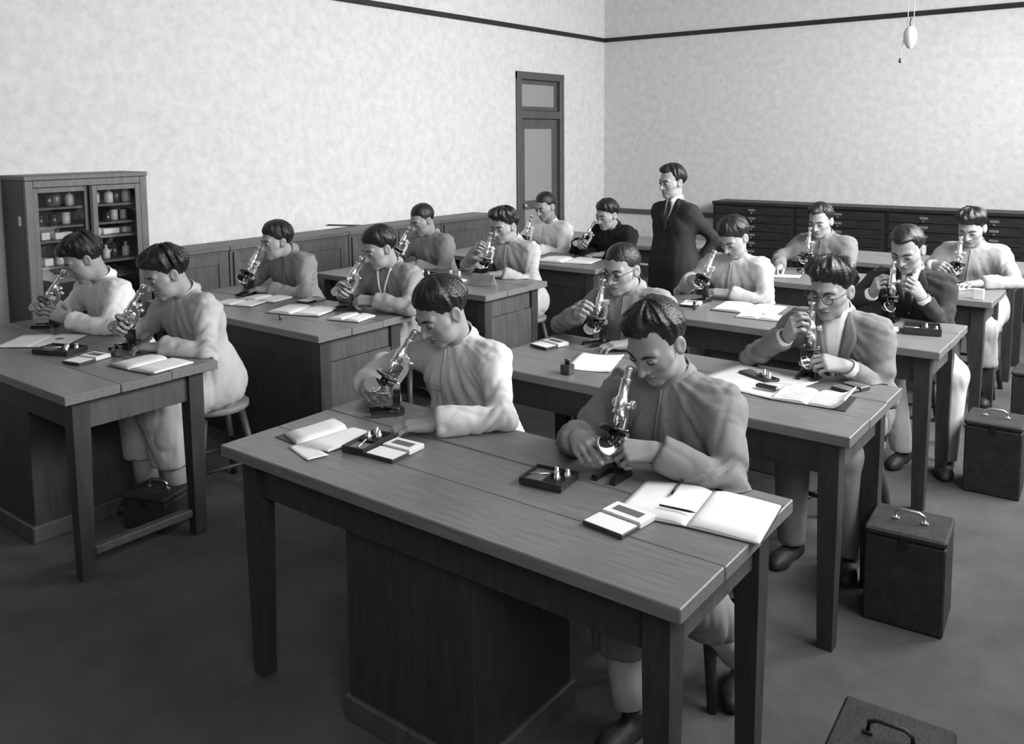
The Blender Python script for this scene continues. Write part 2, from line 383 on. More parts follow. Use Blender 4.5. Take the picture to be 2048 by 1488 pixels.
# things inside the glazed cabinet
prof = {'bottle': [(.0, 0), (.026, 0), (.028, .01), (.028, .06), (.02, .072), (.01, .078), (.01, .095), (.012, .097), (.012, .102)],
        'jar': [(0, 0), (.028, 0), (.03, .008), (.03, .055), (.026, .06), (.031, .062), (.031, .074), (.01, .078)]}
names = ['topmost', 'second', 'third', 'lowest visible']
ORD = ['first', 'second', 'third', 'fourth', 'fifth', 'sixth', 'seventh', 'eighth', 'ninth', 'tenth', 'eleventh']
for si, z in enumerate(SHELF[::-1]):
    n = 11 if si in (0,) else 9
    cnt = {'left': 0, 'right': 0}
    for k in range(n):
        y = cy0 + .075 + (cy1 - cy0 - .15) * k / (n - 1)
        if abs(y - 2.75) < .02: continue
        r_ = random.random(); x = -5.70 + random.uniform(-.05, .05)
        side = 'left' if y < 2.75 else 'right'
        maxh = (.155, .09, .06, .12)[si]
        lab = '%s thing from the left behind the %s glass door, %s shelf' % (ORD[cnt[side]], side, names[si]); cnt[side] += 1
        g = 'glassware on the %s shelf of the glazed cabinet' % names[si]
        if si == 0 and r_ < .75 or si == 3 and r_ < .5:
            s = min(1.25, maxh / .11) * random.uniform(.8, 1.0)
            o = MB().lathe([(a * s, b * s) for a, b in prof['bottle']], 12).build('bottle', M[random.choice(['jar_dark', 'jar_mid', 'jar', 'jar_dark', 'porcelain'])], None, (x, y, z))
            tag(o, 'small stoppered bottle, ' + lab, 'bottle', 'bottles on the %s shelf, %s side' % (names[si], side))
        elif r_ < .9 and si != 2:
            s = min(1, maxh / .082) * random.uniform(.8, .98)
            o = MB().lathe([(a * s, b * s) for a, b in prof['jar']], 12).build('jar', M[random.choice(['jar', 'jar_dark', 'jar_dark', 'porcelain'])], None, (x, y, z))
            tag(o, 'small lidded jar, ' + lab, 'jar', 'jars on the %s shelf, %s side' % (names[si], side))
        else:
            o = MB().box(-.04, -.03, 0, .04, .03, random.uniform(.03, .052), .002).build('small_box', M[random.choice(['paper', 'paper', 'jar_mid'])], None, (x, y, z), (0, 0, R(random.uniform(-15, 15))))
            tag(o, 'small box, ' + lab, 'box', 'boxes on the %s shelf, %s side' % (names[si], side))
# rise-and-fall porcelain weight of a lamp
lt = empty('lamp_counterweight', (-1.14, 5.0, 2.31), 0, 'white porcelain pendant weight hanging on two flex wires before back wall', 'pendant')
MB().lathe([(0, -.062), (.012, -.058), (.027, -.035), (.034, -.002), (.033, .025), (.022, .047), (.012, .056), (0, .058)], 20, cap=False).build('weight', M['porcelain'], lt)
MB().tube([(-.014, 0, .045), (-.016, 0, .8), (-.02, 0, 1.59)], .0022, 6).build('flex', M['wire_pale'], lt)
MB().tube([(.016, 0, .045), (.012, 0, .8), (.01, 0, 1.59)], .0022, 6).build('flex', M['wire_pale'], lt)
MB().tube([(0, 0, .05), (-.002, 0, .075), (0.002, 0, .10)], .004, 6).build('hook', M['wire'], lt)
MB().tube([(-.03, 0, .0), (-.04, 0, -.06), (-.045, 0, -.11)], .0018, 6).build('flex', M['wire_pale'], lt)
MB().lathe([(.0, -.015), (.007, -.012), (.008, .0), (.004, .012)], 10, TR(-.046, 0, -.12)).build('cord_end', M['wire'], lt)
# ------------------------------------------------------------------ microscopes
MS = .86
HZ = .125          # hinge height above the table (before scaling)
def _mesh(mb, name, m):
    me = bpy.data.meshes.new(name); bmesh.ops.recalc_face_normals(mb.bm, faces=mb.bm.faces[:])
    for v in mb.bm.verts: v.co *= MS
    mb.bm.to_mesh(me); mb.bm.free(); me.materials.append(M[m]); return me
SCOPE = []
def _p(name, mb, m, tilt, sub=None): SCOPE.append((name, _mesh(mb, name, m), tilt, sub))
# horseshoe base
out = [(-.046, -.10)] + [(-.05, -.02)] + [(.05 * math.cos(a), .03 * math.sin(a) + .02) for a in [math.pi - i * math.pi / 8 for i in range(9)]] + [(.05, -.02), (.046, -.10)]
inn = [(.026, -.10), (.024, -.03)] + [(.024 * math.cos(a), .016 * math.sin(a) - .016) for a in [i * math.pi / 6 for i in range(1, 6)]] + [(-.024, -.03), (-.026, -.10)]
mb = MB(); n1, n2 = out, inn[::-1]
# quads between outer and inner outlines, sampled at equal counts
def resamp(p, n):
    L = [0]
    for a, b in zip(p, p[1:]): L.append(L[-1] + math.dist(a, b))
    r = []
    for i in range(n):
        s = L[-1] * i / (n - 1); j = max(k for k in range(len(L)) if L[k] <= s + 1e-9); j = min(j, len(p) - 2)
        q = (s - L[j]) / (L[j+1] - L[j]); r.append((p[j][0] + (p[j+1][0] - p[j][0]) * q, p[j][1] + (p[j+1][1] - p[j][1]) * q))
    return r
A_, B_ = resamp(n1, 17), resamp(n2, 17)
lo = [[mb.bm.verts.new((x, y, 0)) for x, y in P] for P in (A_, B_)]; hi = [[mb.bm.verts.new((x * .96, y * .97, .02)) for x, y in P] for P in (A_, B_)]
for i in range(16):
    mb.bm.faces.new((hi[0][i], hi[0][i+1], hi[1][i+1], hi[1][i])); mb.bm.faces.new((lo[0][i], lo[1][i], lo[1][i+1], lo[0][i+1]))
    mb.bm.faces.new((lo[0][i], lo[0][i+1], hi[0][i+1], hi[0][i])); mb.bm.faces.new((lo[1][i+1], lo[1][i], hi[1][i], hi[1][i+1]))
for i in (0, 16): mb.bm.faces.new((lo[0][i], hi[0][i], hi[1][i], lo[1][i]))
_p('base', mb, 'lacquer', False)
mb = MB(); mb.prism([(-.016, 0), (.016, 0), (.016, .03), (-.016, .03)], .018, HZ - .018, .003); mb.lathe([(.022, 0), (.022, .006), (.015, .012)], 14, TR(0, .015, .018))
_p('pillar', mb, 'lacquer', False)
mb = MB(); mb.lathe([(.013, -.03), (.015, -.026), (.015, .026), (.013, .03)], 14, TR(0, .015, HZ) @ RY(90))
_p('joint', mb, 'brass', False)
mb = MB(); mb.box(-.012, -.01, .018, .012, .04, .024, .001)
# tilting group, coordinates relative to the hinge
mb = MB()
arm = [(.006, -.02), (.014, .02), (.016, .06), (.010, .085), (-.004, .10), (-.03, .104), (-.03, .082), (-.014, .078), (-.006, .066), (-.006, .02), (-.008, -.02)]
T_ = Matrix(((0, 0, 1, 0), (1, 0, 0, 0), (0, 1, 0, 0), (0, 0, 0, 1)))
mb.prism(arm, -.011, .011, .003, T_); _p('arm', mb, 'brass', True)
mb = MB(); mb.lathe([(.018, .085), (.0215, .088), (.0215, .125), (.019, .128), (.0172, .13), (.0172, .185), (.019, .186), (.019, .192)], 18, TR(0, -.052, 0)); _p('body_tube', mb, 'steel', True)
mb = MB(); mb.lathe([(.0140, .192), (.0140, .222), (.018, .223), (.0192, .228), (.018, .236), (.009, .238)], 18, TR(0, -.052, 0)); _p('eyepiece', mb, 'steel', True)
mb = MB(); mb.lathe([(.018, .066), (.022, .070), (.022, .078), (.017, .085)], 16, TR(0, -.052, 0)); _p('nosepiece', mb, 'brass', True)
mb = MB(); mb.lathe([(.004, .026), (.006, .034), (.010, .04), (.0105, .064), (.009, .068)], 14, TR(0, -.052, 0)); _p('objective', mb, 'steel', True)
mb = MB(); mb.lathe([(.004, 0), (.006, .008), (.0095, .012), (.010, .03), (.009, .034)], 14, TR(0.030, -.06, .05) @ RY(-38) @ RX(8)); _p('objective', mb, 'steel', True)
for s in (-1, 1):
    mb = MB(); mb.lathe([(.006, 0), (.006, .012), (.015, .013), (.016, .016), (.016, .024), (.014, .027)], 18, TR(s * .014, -.026, .112) @ RY(90 * s)); _p('coarse_knob', mb, 'brass', True)
mb = MB(); mb.box(-.009, -.036, .098, .009, -.016, .126, .002); _p('rack', mb, 'brass', True)
mb = MB(); mb.lathe([(.012, .0), (.0135, .002), (.0135, .013), (.011, .015)], 16, TR(0, .006, .098)); _p('fine_knob', mb, 'brass', True)
mb = MB(); mb.lathe([(.052, .008), (.054, .010), (.054, .016), (.052, .018)], 28, TR(0, -.052, 0)); mb.box(-.02, -.012, .004, .02, .012, .012, .002); _p('stage', mb, 'lacquer', True)
mb = MB(); mb.box(-.038, -.063, .0185, .038, -.039, .020); _p('glass_slide', mb, 'glass', True)
for s in (-1, 1):
    mb = MB(); mb.box(s * .034 - .003, -.08, .0205, s * .034 + .003, -.026, .022); mb.lathe([(.004, 0), (.004, .008)], 8, TR(s * .034, -.024, .018)); _p('stage_clip', mb, 'steel', True)
mb = MB(); mb.lathe([(.016, -.03), (.018, -.028), (.018, .004), (.012, .007)], 16, TR(0, -.052, 0)); mb.box(-.006, -.04, -.02, .006, -.006, -.012, .001); _p('condenser', mb, 'lacquer', True)
mb = MB(); mb.tube([(0, -.006, -.02), (0, -.012, -.055), (0, -.05, -.072)], .004, 8)
mb.tube([(-.038, -.082, -.05), (-.034, -.078, -.066), (0, -.06, -.078), (.034, -.078, -.066), (.038, -.082, -.05)], .003, 6); _p('mirror_fork', mb, 'brass', True)
TM = TR(0, -.084, -.050) @ Vector((.75, -.42, .52)).to_track_quat('Z', 'Y').to_matrix().to_4x4()
mb = MB(); mb.lathe([(.032, -.005), (.036, -.003), (.036, .003), (.0335, .0045)], 22, TM); _p('mirror', mb, 'brass', True)
mb = MB(); mb.lathe([(.0, .0046), (.0325, .0048)], 22, TM, cap=False); _p('mirror_glass', mb, 'mirror', True, 'mirror')
def scope_tip(t): return (MS * (.015 - .052 * math.cos(t) + .238 * math.sin(t)), MS * (HZ + .238 * math.cos(t) + .052 * math.sin(t)))
def microscope(E, yaw, tilt, label):
    """E = eyepiece point (x, y); returns height of the eye lens"""
    t, ya = R(tilt), R(yaw); dy, h = scope_tip(t)
    x = E[0] + math.sin(ya) * dy; y = E[1] - math.cos(ya) * dy
    root = empty('microscope', (x, y, TH + .0012), ya, label, 'microscope', 'brass microscopes on the tables')
    last = {}
    for name, me, tl, sub in SCOPE:
        par = last[sub] if sub else root
        o = bpy.data.objects.new(name, me); COL.objects.link(o); o.parent = par
        if tl and not sub: o.location = (0, .015 * MS, HZ * MS); o.rotation_euler = (-t, 0, 0)
        last[name] = o
    return TH + h

# ------------------------------------------------------------------ things on the tables
TOP = TH + .0013
def sheet_mesh(w, d, f, n=10, k=6, th=.0012):
    """a thin closed sheet whose upper side follows f(u, v)"""
    bm = bmesh.new(); g = [[], []]
    for q in (0, 1):
        for i in range(n + 1):
            g[q].append([bm.verts.new((-w/2 + w*i/n, -d/2 + d*j/k, max(0.0, f(i/n, j/k) - (0 if q else th)))) for j in range(k + 1)])
    for q in (0, 1):
        for i in range(n):
            for j in range(k):
                fc = bm.faces.new((g[q][i][j], g[q][i+1][j], g[q][i+1][j+1], g[q][i][j+1])); fc.smooth = True
    for i in range(n):
        for j in (0, k): bm.faces.new((g[0][i][j], g[0][i+1][j], g[1][i+1][j], g[1][i][j]))
    for j in range(k):
        for i in (0, n): bm.faces.new((g[0][i][j], g[0][i][j+1], g[1][i][j+1], g[1][i][j]))
    return bm
def page_block(w, d, h, side, lift=0.0, skew=0.0):
    """half of an open book; spine at x = 0"""
    n, k = 12, 4
    def f(u): # u 0 at the spine
        return h * (min(1, u / .18) ** .6) * (1 - .55 * u ** 2.2) + lift * max(0, u - .55) ** 2 * 4 + .0015
    bm = bmesh.new(); top, bot = [], []
    for i in range(n + 1):
        u = i / n; x = side * w * u
        top.append([bm.verts.new((x, -d/2 + d*j/k + skew * u, f(u) * (1 + .06 * math.sin(3 * j + 5 * u)))) for j in range(k + 1)])
        bot.append([bm.verts.new((x, -d/2 + d*j/k + skew * u, .0012 if lift == 0 else max(.0012, f(u) - h))) for j in range(k + 1)])
    for i in range(n):
        for j in range(k):
            fc = bm.faces.new((top[i][j], top[i+1][j], top[i+1][j+1], top[i][j+1])); fc.smooth = True
            bm.faces.new((bot[i][j], bot[i][j+1], bot[i+1][j+1], bot[i+1][j]))
        for j in (0, k): bm.faces.new((top[i][j], top[i+1][j], bot[i+1][j], bot[i][j]))
    for j in range(k):
        for i in (0, n): bm.faces.new((top[i][j], top[i][j+1], bot[i][j+1], bot[i][j]))
    return bm
def bm_obj(name, bm, m, parent=None, loc=(0, 0, 0), rot=(0, 0, 0)):
    mb = MB.__new__(MB); mb.bm = bm; return mb.build(name, m, parent, loc, rot)
def open_book(x, y, rz, w, d, h, label, m='paper', skew=0.0, lift=0.0, lines=0, drawing=False, name='open_book', cat='book', group=None, cover='lacquer'):
    h *= .72; t = empty(name, (x, y, TOP), R(rz), label, cat, group)
    MB().box(-w/2 - .003, -d/2 - .003, 0, w/2 + .003, d/2 + .003, .0012).build('cover', M['paper2' if cover == 'paper2' else 'wood_dark'], t)
    for s in (-1, 1):
        lf = lift if s > 0 else 0
        pg = bm_obj('pages', page_block(w/2, d, h, s, lf, skew), M[m], t)
        fz = lambda u: h * (min(1, u / .18) ** .6) * (1 - .55 * u ** 2.2) + lf * max(0, u - .55) ** 2 * 4 + .0015
        if lines:
            bm = bmesh.new()
            for j in range(lines):
                yy = -d * .38 + d * .76 * j / (lines - 1); u1 = random.uniform(.55, .86); prev = None
                for i in range(9):
                    u = .16 + (u1 - .16) * i / 8; cur = [bm.verts.new((s * w / 2 * u, yy + e + skew * u, fz(u) * 1.06 + .0008)) for e in (0, .0028)]
                    if prev: bm.faces.new((prev[0], cur[0], cur[1], prev[1]))
                    prev = cur
            o = bm_obj('printed_lines', bm, M['jar_mid'], t); o['kind'] = 'stuff'
        if drawing and s > 0:
            MB().lathe([(0, fz(.45) + .0002), (.022, fz(.45) + .0002), (.020, fz(.45) + .0014), (0, fz(.45) + .0016)], 18, TR(w * .225, d * .08, 0), cap=False).build('drawing', M['jar_mid'], t)
    return t
def paper(x, y, rz, w, d, label, m='paper', curl=.006, z=0.0, group=None, corners=None):
    ph = random.uniform(0, 6)
    f = lambda u, v: .0016 + curl * (abs(2*u - 1) ** 3 * .6 + .4 * max(0, math.sin(3 * u + 2 * v + ph)) * v)
    bm = sheet_mesh(w, d, f)
    o = bm_obj('paper_sheet', bm, M[m], None, (x, y, TOP + z), (0, 0, R(rz)))
    return tag(o, label, 'paper', group)
def slide_box(x, y, rz, w, d, label, h=.022, gap=.006, dark=False, lidm='paper'):
    """shallow box lying open: tray with a labelled strip, its lid beside it"""
    t = empty('slide_box', (x, y, TOP), R(rz), label, 'box')
    hd = (d - gap) / 2
    mb = MB(); y0 = gap / 2
    mb.box(-w/2, y0, 0, w/2, y0 + hd, h * .7, .002); 
    mb.build('tray', M['wood_dark' if dark else 'paper2'], t)
    MB().box(-w/2 + .002, y0 + .002, h * .7, w/2 - .002, y0 + hd - .002, h * .78, .001).build('rim', M[lidm], t)
    MB().box(-w * .34, y0 + hd * .3, h * .78, w * .34, y0 + hd * .72, h * .82).build('label_strip', M['ink'], t)
    MB().box(-w/2, -y0 - hd, 0, w/2, -y0, h * .55, .002).build('lid', M['wood_dark'], t)
    MB().box(-w/2 + .003, -y0 - hd + .003, h * .55, w/2 - .003, -y0 - .003, h * .6).build('lid_paper', M[lidm], t)
    return t
def instrument_case(x, y, rz, w, d, label, h=.022, tools=3, where=''):
    t = empty('instrument_case', (x, y, TOP), R(rz), label, 'case')
    mb = MB(); e = .005
    mb.box(-w/2, -d/2, 0, w/2, d/2, .006, .001); mb.box(-w/2, -d/2, .006, w/2, -d/2 + e, h); mb.box(-w/2, d/2 - e, .006, w/2, d/2, h)
    mb.box(-w/2, -d/2 + e, .006, -w/2 + e, d/2 - e, h); mb.box(w/2 - e, -d/2 + e, .006, w/2, d/2 - e, h)
    mb.build('tray', M['leather'], t)
    MB().box(-w/2 + .007, -d/2 + .007, .0062, -w * .06, d/2 - .007, .012).build('lining', M['jar_mid'], t)
    MB().box(-.002, -d/2 + e, .006, .002, d/2 - e, h * .85).build('divider', M['leather'], t)
    c, s = math.cos(R(rz)), math.sin(R(rz))
    for k in range(tools):
        lx, ly = w * (.12 + .26 * k / max(1, tools - 1)), d * (.18 - .3 * (k % 2))
        o = MB().lathe([(.0, 0), (.009, .0), (.010, .004), (.010, .02), (.0065, .024), (.0055, .034), (0, .035)], 12).build('objective_lens', M['steel'], None, (x + lx * c - ly * s, y + lx * s + ly * c, TOP + .0062))
        tag(o, ('first', 'middle', 'last')[k if tools > 2 else 2 * k] + ' bright lens from the left in the case ' + where, 'lens', 'lenses in the case ' + where)
    o = MB().tube([(-w * .4, -d * .1, .019), (-w * .02, d * .1, .019)], .003, 6).build('needle', M['steel'], None, (x, y, TOP), (0, 0, R(rz)))
    tag(o, 'thin steel needle lying across the open black case ' + where, 'needle')
    return t
def pencil(x, y, rz, L, z, label, m='lacquer', pitch=0):
    o = MB().tube([(-L/2, 0, 0), (L/2 - .015, 0, 0), (L/2, 0, 0)], [.0035, .0035, .0008], 6).build('pencil', M[m], None, (x, y, TOP + z), (0, R(pitch), R(rz)))
    return tag(o, label, 'pencil')
def ink_bottle(x, y, label, m='jar_dark', s=1.0, square=True):
    t = empty('ink_bottle', (x, y, TOP), 0, label, 'bottle')
    if square: MB().box(-.02*s, -.02*s, 0, .02*s, .02*s, .036*s, .004).build('body', M[m], t)
    else: MB().lathe([(.012*s, 0), (.013*s, .003), (.013*s, .04*s), (.008*s, .045*s)], 14).build('body', M[m], t)
    MB().lathe([(.009*s, .036*s), (.009*s, .046*s), (.011*s, .047*s), (.011*s, .056*s)], 12).build('stopper', M['lacquer'], t)
    return t
# front right table
open_book(-2.205, 1.83, -5, .25, .20, .016, 'open white notebook lying left of the front table, before the man in the white gown', skew=.03)
paper(-2.14, 1.715, -16, .15, .07, 'loose white leaf under the lower edge of the front left notebook')
instrument_case(-2.025, 1.868, 100, .17, .085, 'open black instrument case touching the notebook on the front right table', where='beside the front left notebook')
slide_box(-1.912, 1.875, 4, .115, .155, 'open white slide box with dark label, left half of the front right table')
instrument_case(-1.385, 1.975, 8, .135, .115, 'open dark instrument case left of the nearest microscope on front right table', where='before the nearest microscope')
open_book(-.955, 2.065, 8, .38, .245, .012, 'large open white notebook at the right end of the front right table', skew=-.01)
slide_box(-1.085, 1.865, -6, .125, .15, 'open white slide box against the large notebook, right end of the front table')
pencil(-1.05, 2.13, 100, .13, .019, 'dark pencil lying along the gutter of the large notebook')
pencil(-.985, 1.995, 8, .10, .0165, 'short dark pencil lying flat on the large notebook page')
# front left table
open_book(-4.42, 1.915, 38, .33, .25, .008, 'open notebook with grey drawing at the left picture edge', m='paper', drawing=True)
instrument_case(-4.13, 1.865, 22, .20, .13, 'open black case of tools in the middle of the front left table', where='on the front left table')
slide_box(-3.87, 1.865, 12, .11, .17, 'white slide box with grey label on the front left table')
ink_bottle(-3.83, 1.985, 'small dark ink bottle beside the microscope on the front left table')
open_book(-3.56, 1.985, 6, .30, .20, .016, 'open white notebook at the right corner of the front left table', skew=.02)
# second left table
open_book(-4.46, 3.085, 18, .28, .15, .012, 'smaller open white book at the far left of second left table')
open_book(-4.45, 3.275, 12, .27, .18, .018, 'open book with arched pages before the man at second left table')
slide_box(-4.15, 3.385, 6, .09, .16, 'thin black and white slide box between two men at second left table')
open_book(-3.95, 3.15, 18, .34, .22, .02, 'thick open white book in the middle of second left table', skew=.02)
open_book(-3.57, 3.19, 14, .20, .17, .018, 'open white book at the right end of second left table')
ink_bottle(-3.86, 2.93, 'little dark bottle at the front edge of second left table', s=.6, square=False)
# third left table
open_book(-3.9, 4.40, 20, .17, .16, .02, 'open white book in the middle of third left table')
t = empty('folded_card', (-3.645, 4.43, TOP), R(15), 'grey card folded like a tent on third left table', 'card')
MB().box(-.08, -.001, 0, .08, .001, .085, T=TR(0, -.045, .001) @ RX(-32)).build('leaf', M['jar_mid'], t)
MB().box(-.08, -.001, 0, .08, .001, .085, T=TR(0, .045, .001) @ RX(32)).build('leaf', M['paper'], t)
instrument_case(-4.32, 4.50, 6, .30, .12, 'long dark tray before the cropped-hair man at third left table', h=.02, tools=2, where='on the third left table')
for k, x in enumerate((-4.10, -4.02)):
    ink_bottle(x, 4.62, 'small white glass vial, %s of a pair on third left table' % ('left' if k == 0 else 'right'), m='jar', s=.9, square=False)
# fourth left table
paper(-4.27, 5.92, 10, .2, .2, 'loose white papers under the arm of the man in white, fourth left table')
open_book(-3.80, 5.70, 12, .46, .26, .022, 'large open white book at fourth left table', skew=.02)
tag(MB().box(-.1, -.012, 0, .1, .012, .004, .001).build('ruler', M['paper2'], None, (-3.46, 5.97, TOP), (0, 0, R(75))), 'pale ruler poking over the right end of fourth left table', 'ruler')
# second right table
slide_box(-2.315, 3.31, -12, .115, .15, 'open white slide box at the far left of second right table')
ink_bottle(-1.975, 2.955, 'black square ink bottle at the front edge of second right table', s=1.15)
paper(-1.97, 3.17, 18, .20, .28, 'white sheet of paper lying at the front edge of second right table', curl=.01)
paper(-1.29, 3.31, -12, .36, .34, 'large white sheet spread before the man in spectacles and jacket', m='paper', curl=.006)
instrument_case(-1.30, 3.36, -24, .17, .06, 'flat black case lying open on the large white sheet', h=.014, tools=2, where='on the large white sheet')
tag(MB().box(-.045, -.014, 0, .045, .014, .014, .003).build('slide_holder', M['lacquer'], None, (-1.205, 3.205, TOP + .009), (0, 0, R(-8))), 'short black holder at the near edge of the large white sheet', 'holder')
pencil(-1.19, 3.30, 35, .13, .012, 'pale pencil lying across the large white sheet', m='paper2')
open_book(-1.03, 3.215, 4, .27, .19, .014, 'open printed book with a raised right page, second right table', m='paper', lift=.05, lines=9)
slide_box(-.95, 3.415, -22, .09, .12, 'dark grey slide box near the right end of second right table', dark=True, lidm='jar_mid')
# third right table
slide_box(-2.2, 4.60, 8, .10, .13, 'white slide box at the left end of third right table')
ink_bottle(-2.13, 4.50, 'small round dark bottle at the left end of third right table', s=.8, square=False)
open_book(-1.88, 4.68, 6, .36, .26, .016, 'large open white book before the man at third right table', skew=.02)
open_book(-1.74, 4.50, 6, .24, .12, .018, 'small open book at the front edge of third right table')
paper(-1.13, 4.60, 10, .16, .12, 'small white papers before the man in the dark suit')
instrument_case(-.95, 4.63, 14, .17, .15, 'open wooden tray case at the right end of third right table', h=.035, tools=2, where='at the end of third right table')
# fourth right table
paper(-2.14, 5.93, 12, .25, .12, 'white paper under the writing hand at fourth right table')
open_book(-1.06, 6.10, 62, .26, .17, .014, 'open white notebook before the tousled man at fourth right table')
tag(MB().box(-.028, -.02, 0, .028, .02, .062, .002).build('carton', M['paper2'], None, (-.875, 5.76, TOP)), 'small pale carton on the front corner of fourth right table', 'box')
# ------------------------------------------------------------------ distance-field modelling of people
F32 = np.float32
def V3(*a): return np.array(a, F32)
def nrm(v): v = np.asarray(v, float); return (v / np.linalg.norm(v)).astype(F32)
def rcone(P, a, b, r1, r2):
    a = np.asarray(a, F32); b = np.asarray(b, F32); ba = b - a
    t = np.clip(((P - a) @ ba) / max(1e-9, float(ba @ ba)), 0, 1)
    q = P - a - t[:, None] * ba
    return np.sqrt((q * q).sum(1)) - (r1 + (r2 - r1) * t)
def ell(P, c, r, rot=None):
    q = P - np.asarray(c, F32)
    if rot is not None: q = q @ np.asarray(rot, F32)
    r = np.asarray(r, F32)
    k0 = np.sqrt(((q / r) ** 2).sum(1)); k1 = np.sqrt(((q / (r * r)) ** 2).sum(1)) + 1e-9
    return k0 * (k0 - 1) / k1
def smin(a, b, k):
    h = np.clip(.5 + .5 * (b - a) / k, 0, 1); return b + (a - b) * h - k * h * (1 - h)
def smax(a, b, k): return -smin(-a, -b, k)
def grid(lo, hi, h):
    ax = [np.arange(l, u + h, h, dtype=F32) for l, u in zip(lo, hi)]
    G = np.stack(np.meshgrid(*ax, indexing='ij'), -1)
    return G.reshape(-1, 3), G.shape[:3]
def snets(Fv, lo, h):
    """naive surface nets -> verts, quads"""
    S = Fv < 0; nx, ny, nz = Fv.shape
    c = np.zeros((nx-1, ny-1, nz-1), np.int8)
    for i in (0, 1):
        for j in (0, 1):
            for k in (0, 1): c += S[i:nx-1+i, j:ny-1+j, k:nz-1+k]
    idx = np.argwhere((c > 0) & (c < 8))
    pos = np.zeros((len(idx), 3)); cnt = np.zeros(len(idx))
    for ax in range(3):
        o1, o2 = [a for a in range(3) if a != ax]
        for u in (0, 1):
            for v in (0, 1):
                off = np.zeros(3, int); off[o1] = u; off[o2] = v; e = off.copy(); e[ax] += 1
                A = Fv[tuple((idx + off).T)]; B = Fv[tuple((idx + e).T)]
                cr = (A < 0) != (B < 0); t = np.where(cr, A / np.where(cr, A - B, 1), 0)
                p = np.tile(off.astype(float), (len(idx), 1)); p[:, ax] += t
                pos += p * cr[:, None]; cnt += cr
    V = (np.asarray(lo) + h * (idx + pos / cnt[:, None])).astype(F32)
    gid = -np.ones((nx-1, ny-1, nz-1), np.int64); gid[tuple(idx.T)] = np.arange(len(idx))
    Q = []
    for ax in range(3):
        o1, o2 = (ax + 1) % 3, (ax + 2) % 3
        sl1 = [slice(None)] * 3; sl2 = [slice(None)] * 3; sl1[ax] = slice(0, -1); sl2[ax] = slice(1, None)
        a, b = S[tuple(sl1)], S[tuple(sl2)]
        for sgn, msk in ((0, a & ~b), (1, ~a & b)):
            e = np.argwhere(msk); e = e[(e[:, o1] > 0) & (e[:, o2] > 0) & (e[:, o1] < Fv.shape[o1] - 1) & (e[:, o2] < Fv.shape[o2] - 1)]
            if not len(e): continue
            d1 = np.zeros(3, int); d1[o1] = 1; d2 = np.zeros(3, int); d2[o2] = 1
            q = np.stack([gid[tuple((e - d1 - d2).T)], gid[tuple((e - d2).T)], gid[tuple(e.T)], gid[tuple((e - d1).T)]], 1)
            Q.append(q[:, ::-1] if sgn else q)
    Q = np.concatenate(Q)
    return V, Q[(Q >= 0).all(1)]
def np_mesh(name, V, Q, mats, mi=None):
    me = bpy.data.meshes.new(name); me.vertices.add(len(V)); me.vertices.foreach_set('co', V.astype(F32).ravel())
    me.loops.add(len(Q) * 4); me.loops.foreach_set('vertex_index', Q.astype(np.int32).ravel())
    me.polygons.add(len(Q)); me.polygons.foreach_set('loop_start', np.arange(0, len(Q) * 4, 4, dtype=np.int32))
    for m in mats: me.materials.append(m)
    if mi is not None: me.polygons.foreach_set('material_index', mi.astype(np.int32))
    me.update(calc_edges=True); me.validate()
    me.polygons.foreach_set('use_smooth', np.ones(len(me.polygons), bool)); me.update()
    return me
_perm = rng.random(65536).astype(F32)
def vnoise(P):
    i = np.floor(P).astype(np.int64); f = P - i; f = f * f * (3 - 2 * f); r = 0
    for a in (0, 1):
        for b in (0, 1):
            for c in (0, 1):
                hsh = ((i[:, 0] + a) * 73856093 ^ (i[:, 1] + b) * 19349663 ^ (i[:, 2] + c) * 83492791) & 65535
                r = r + _perm[hsh] * (f[:, 0] if a else 1 - f[:, 0]) * (f[:, 1] if b else 1 - f[:, 1]) * (f[:, 2] if c else 1 - f[:, 2])
    return r
def vnormals(V, Q):
    n = np.cross(V[Q[:, 2]] - V[Q[:, 0]], V[Q[:, 3]] - V[Q[:, 1]]); N = np.zeros_like(V)
    for k in range(4): np.add.at(N, Q[:, k], n)
    return N / (np.linalg.norm(N, axis=1, keepdims=True) + 1e-9)
def relax(V, Q, it=2, lam=.5):
    E = np.concatenate([Q[:, [0, 1]], Q[:, [1, 2]], Q[:, [2, 3]], Q[:, [3, 0]]])
    for _ in range(it):
        A = np.zeros_like(V); c = np.zeros(len(V), F32)
        np.add.at(A, E[:, 0], V[E[:, 1]]); np.add.at(c, E[:, 0], 1); np.add.at(A, E[:, 1], V[E[:, 0]]); np.add.at(c, E[:, 1], 1)
        V = V + lam * (A / c[:, None] - V)
    return V
def rot(yaw=0, pitch=0, roll=0):
    return np.array((Matrix.Rotation(R(yaw), 3, 'Z') @ Matrix.Rotation(R(pitch), 3, 'X') @ Matrix.Rotation(R(roll), 3, 'Y')), F32)
def march(f, P, d, n=40, off=0.0):
    P = np.array(P, F32); d = np.asarray(d, F32)
    for _ in range(n):
        s = f(P) - off; P = P + np.clip(s, -.02, .02)[:, None] * d * .8
    return P

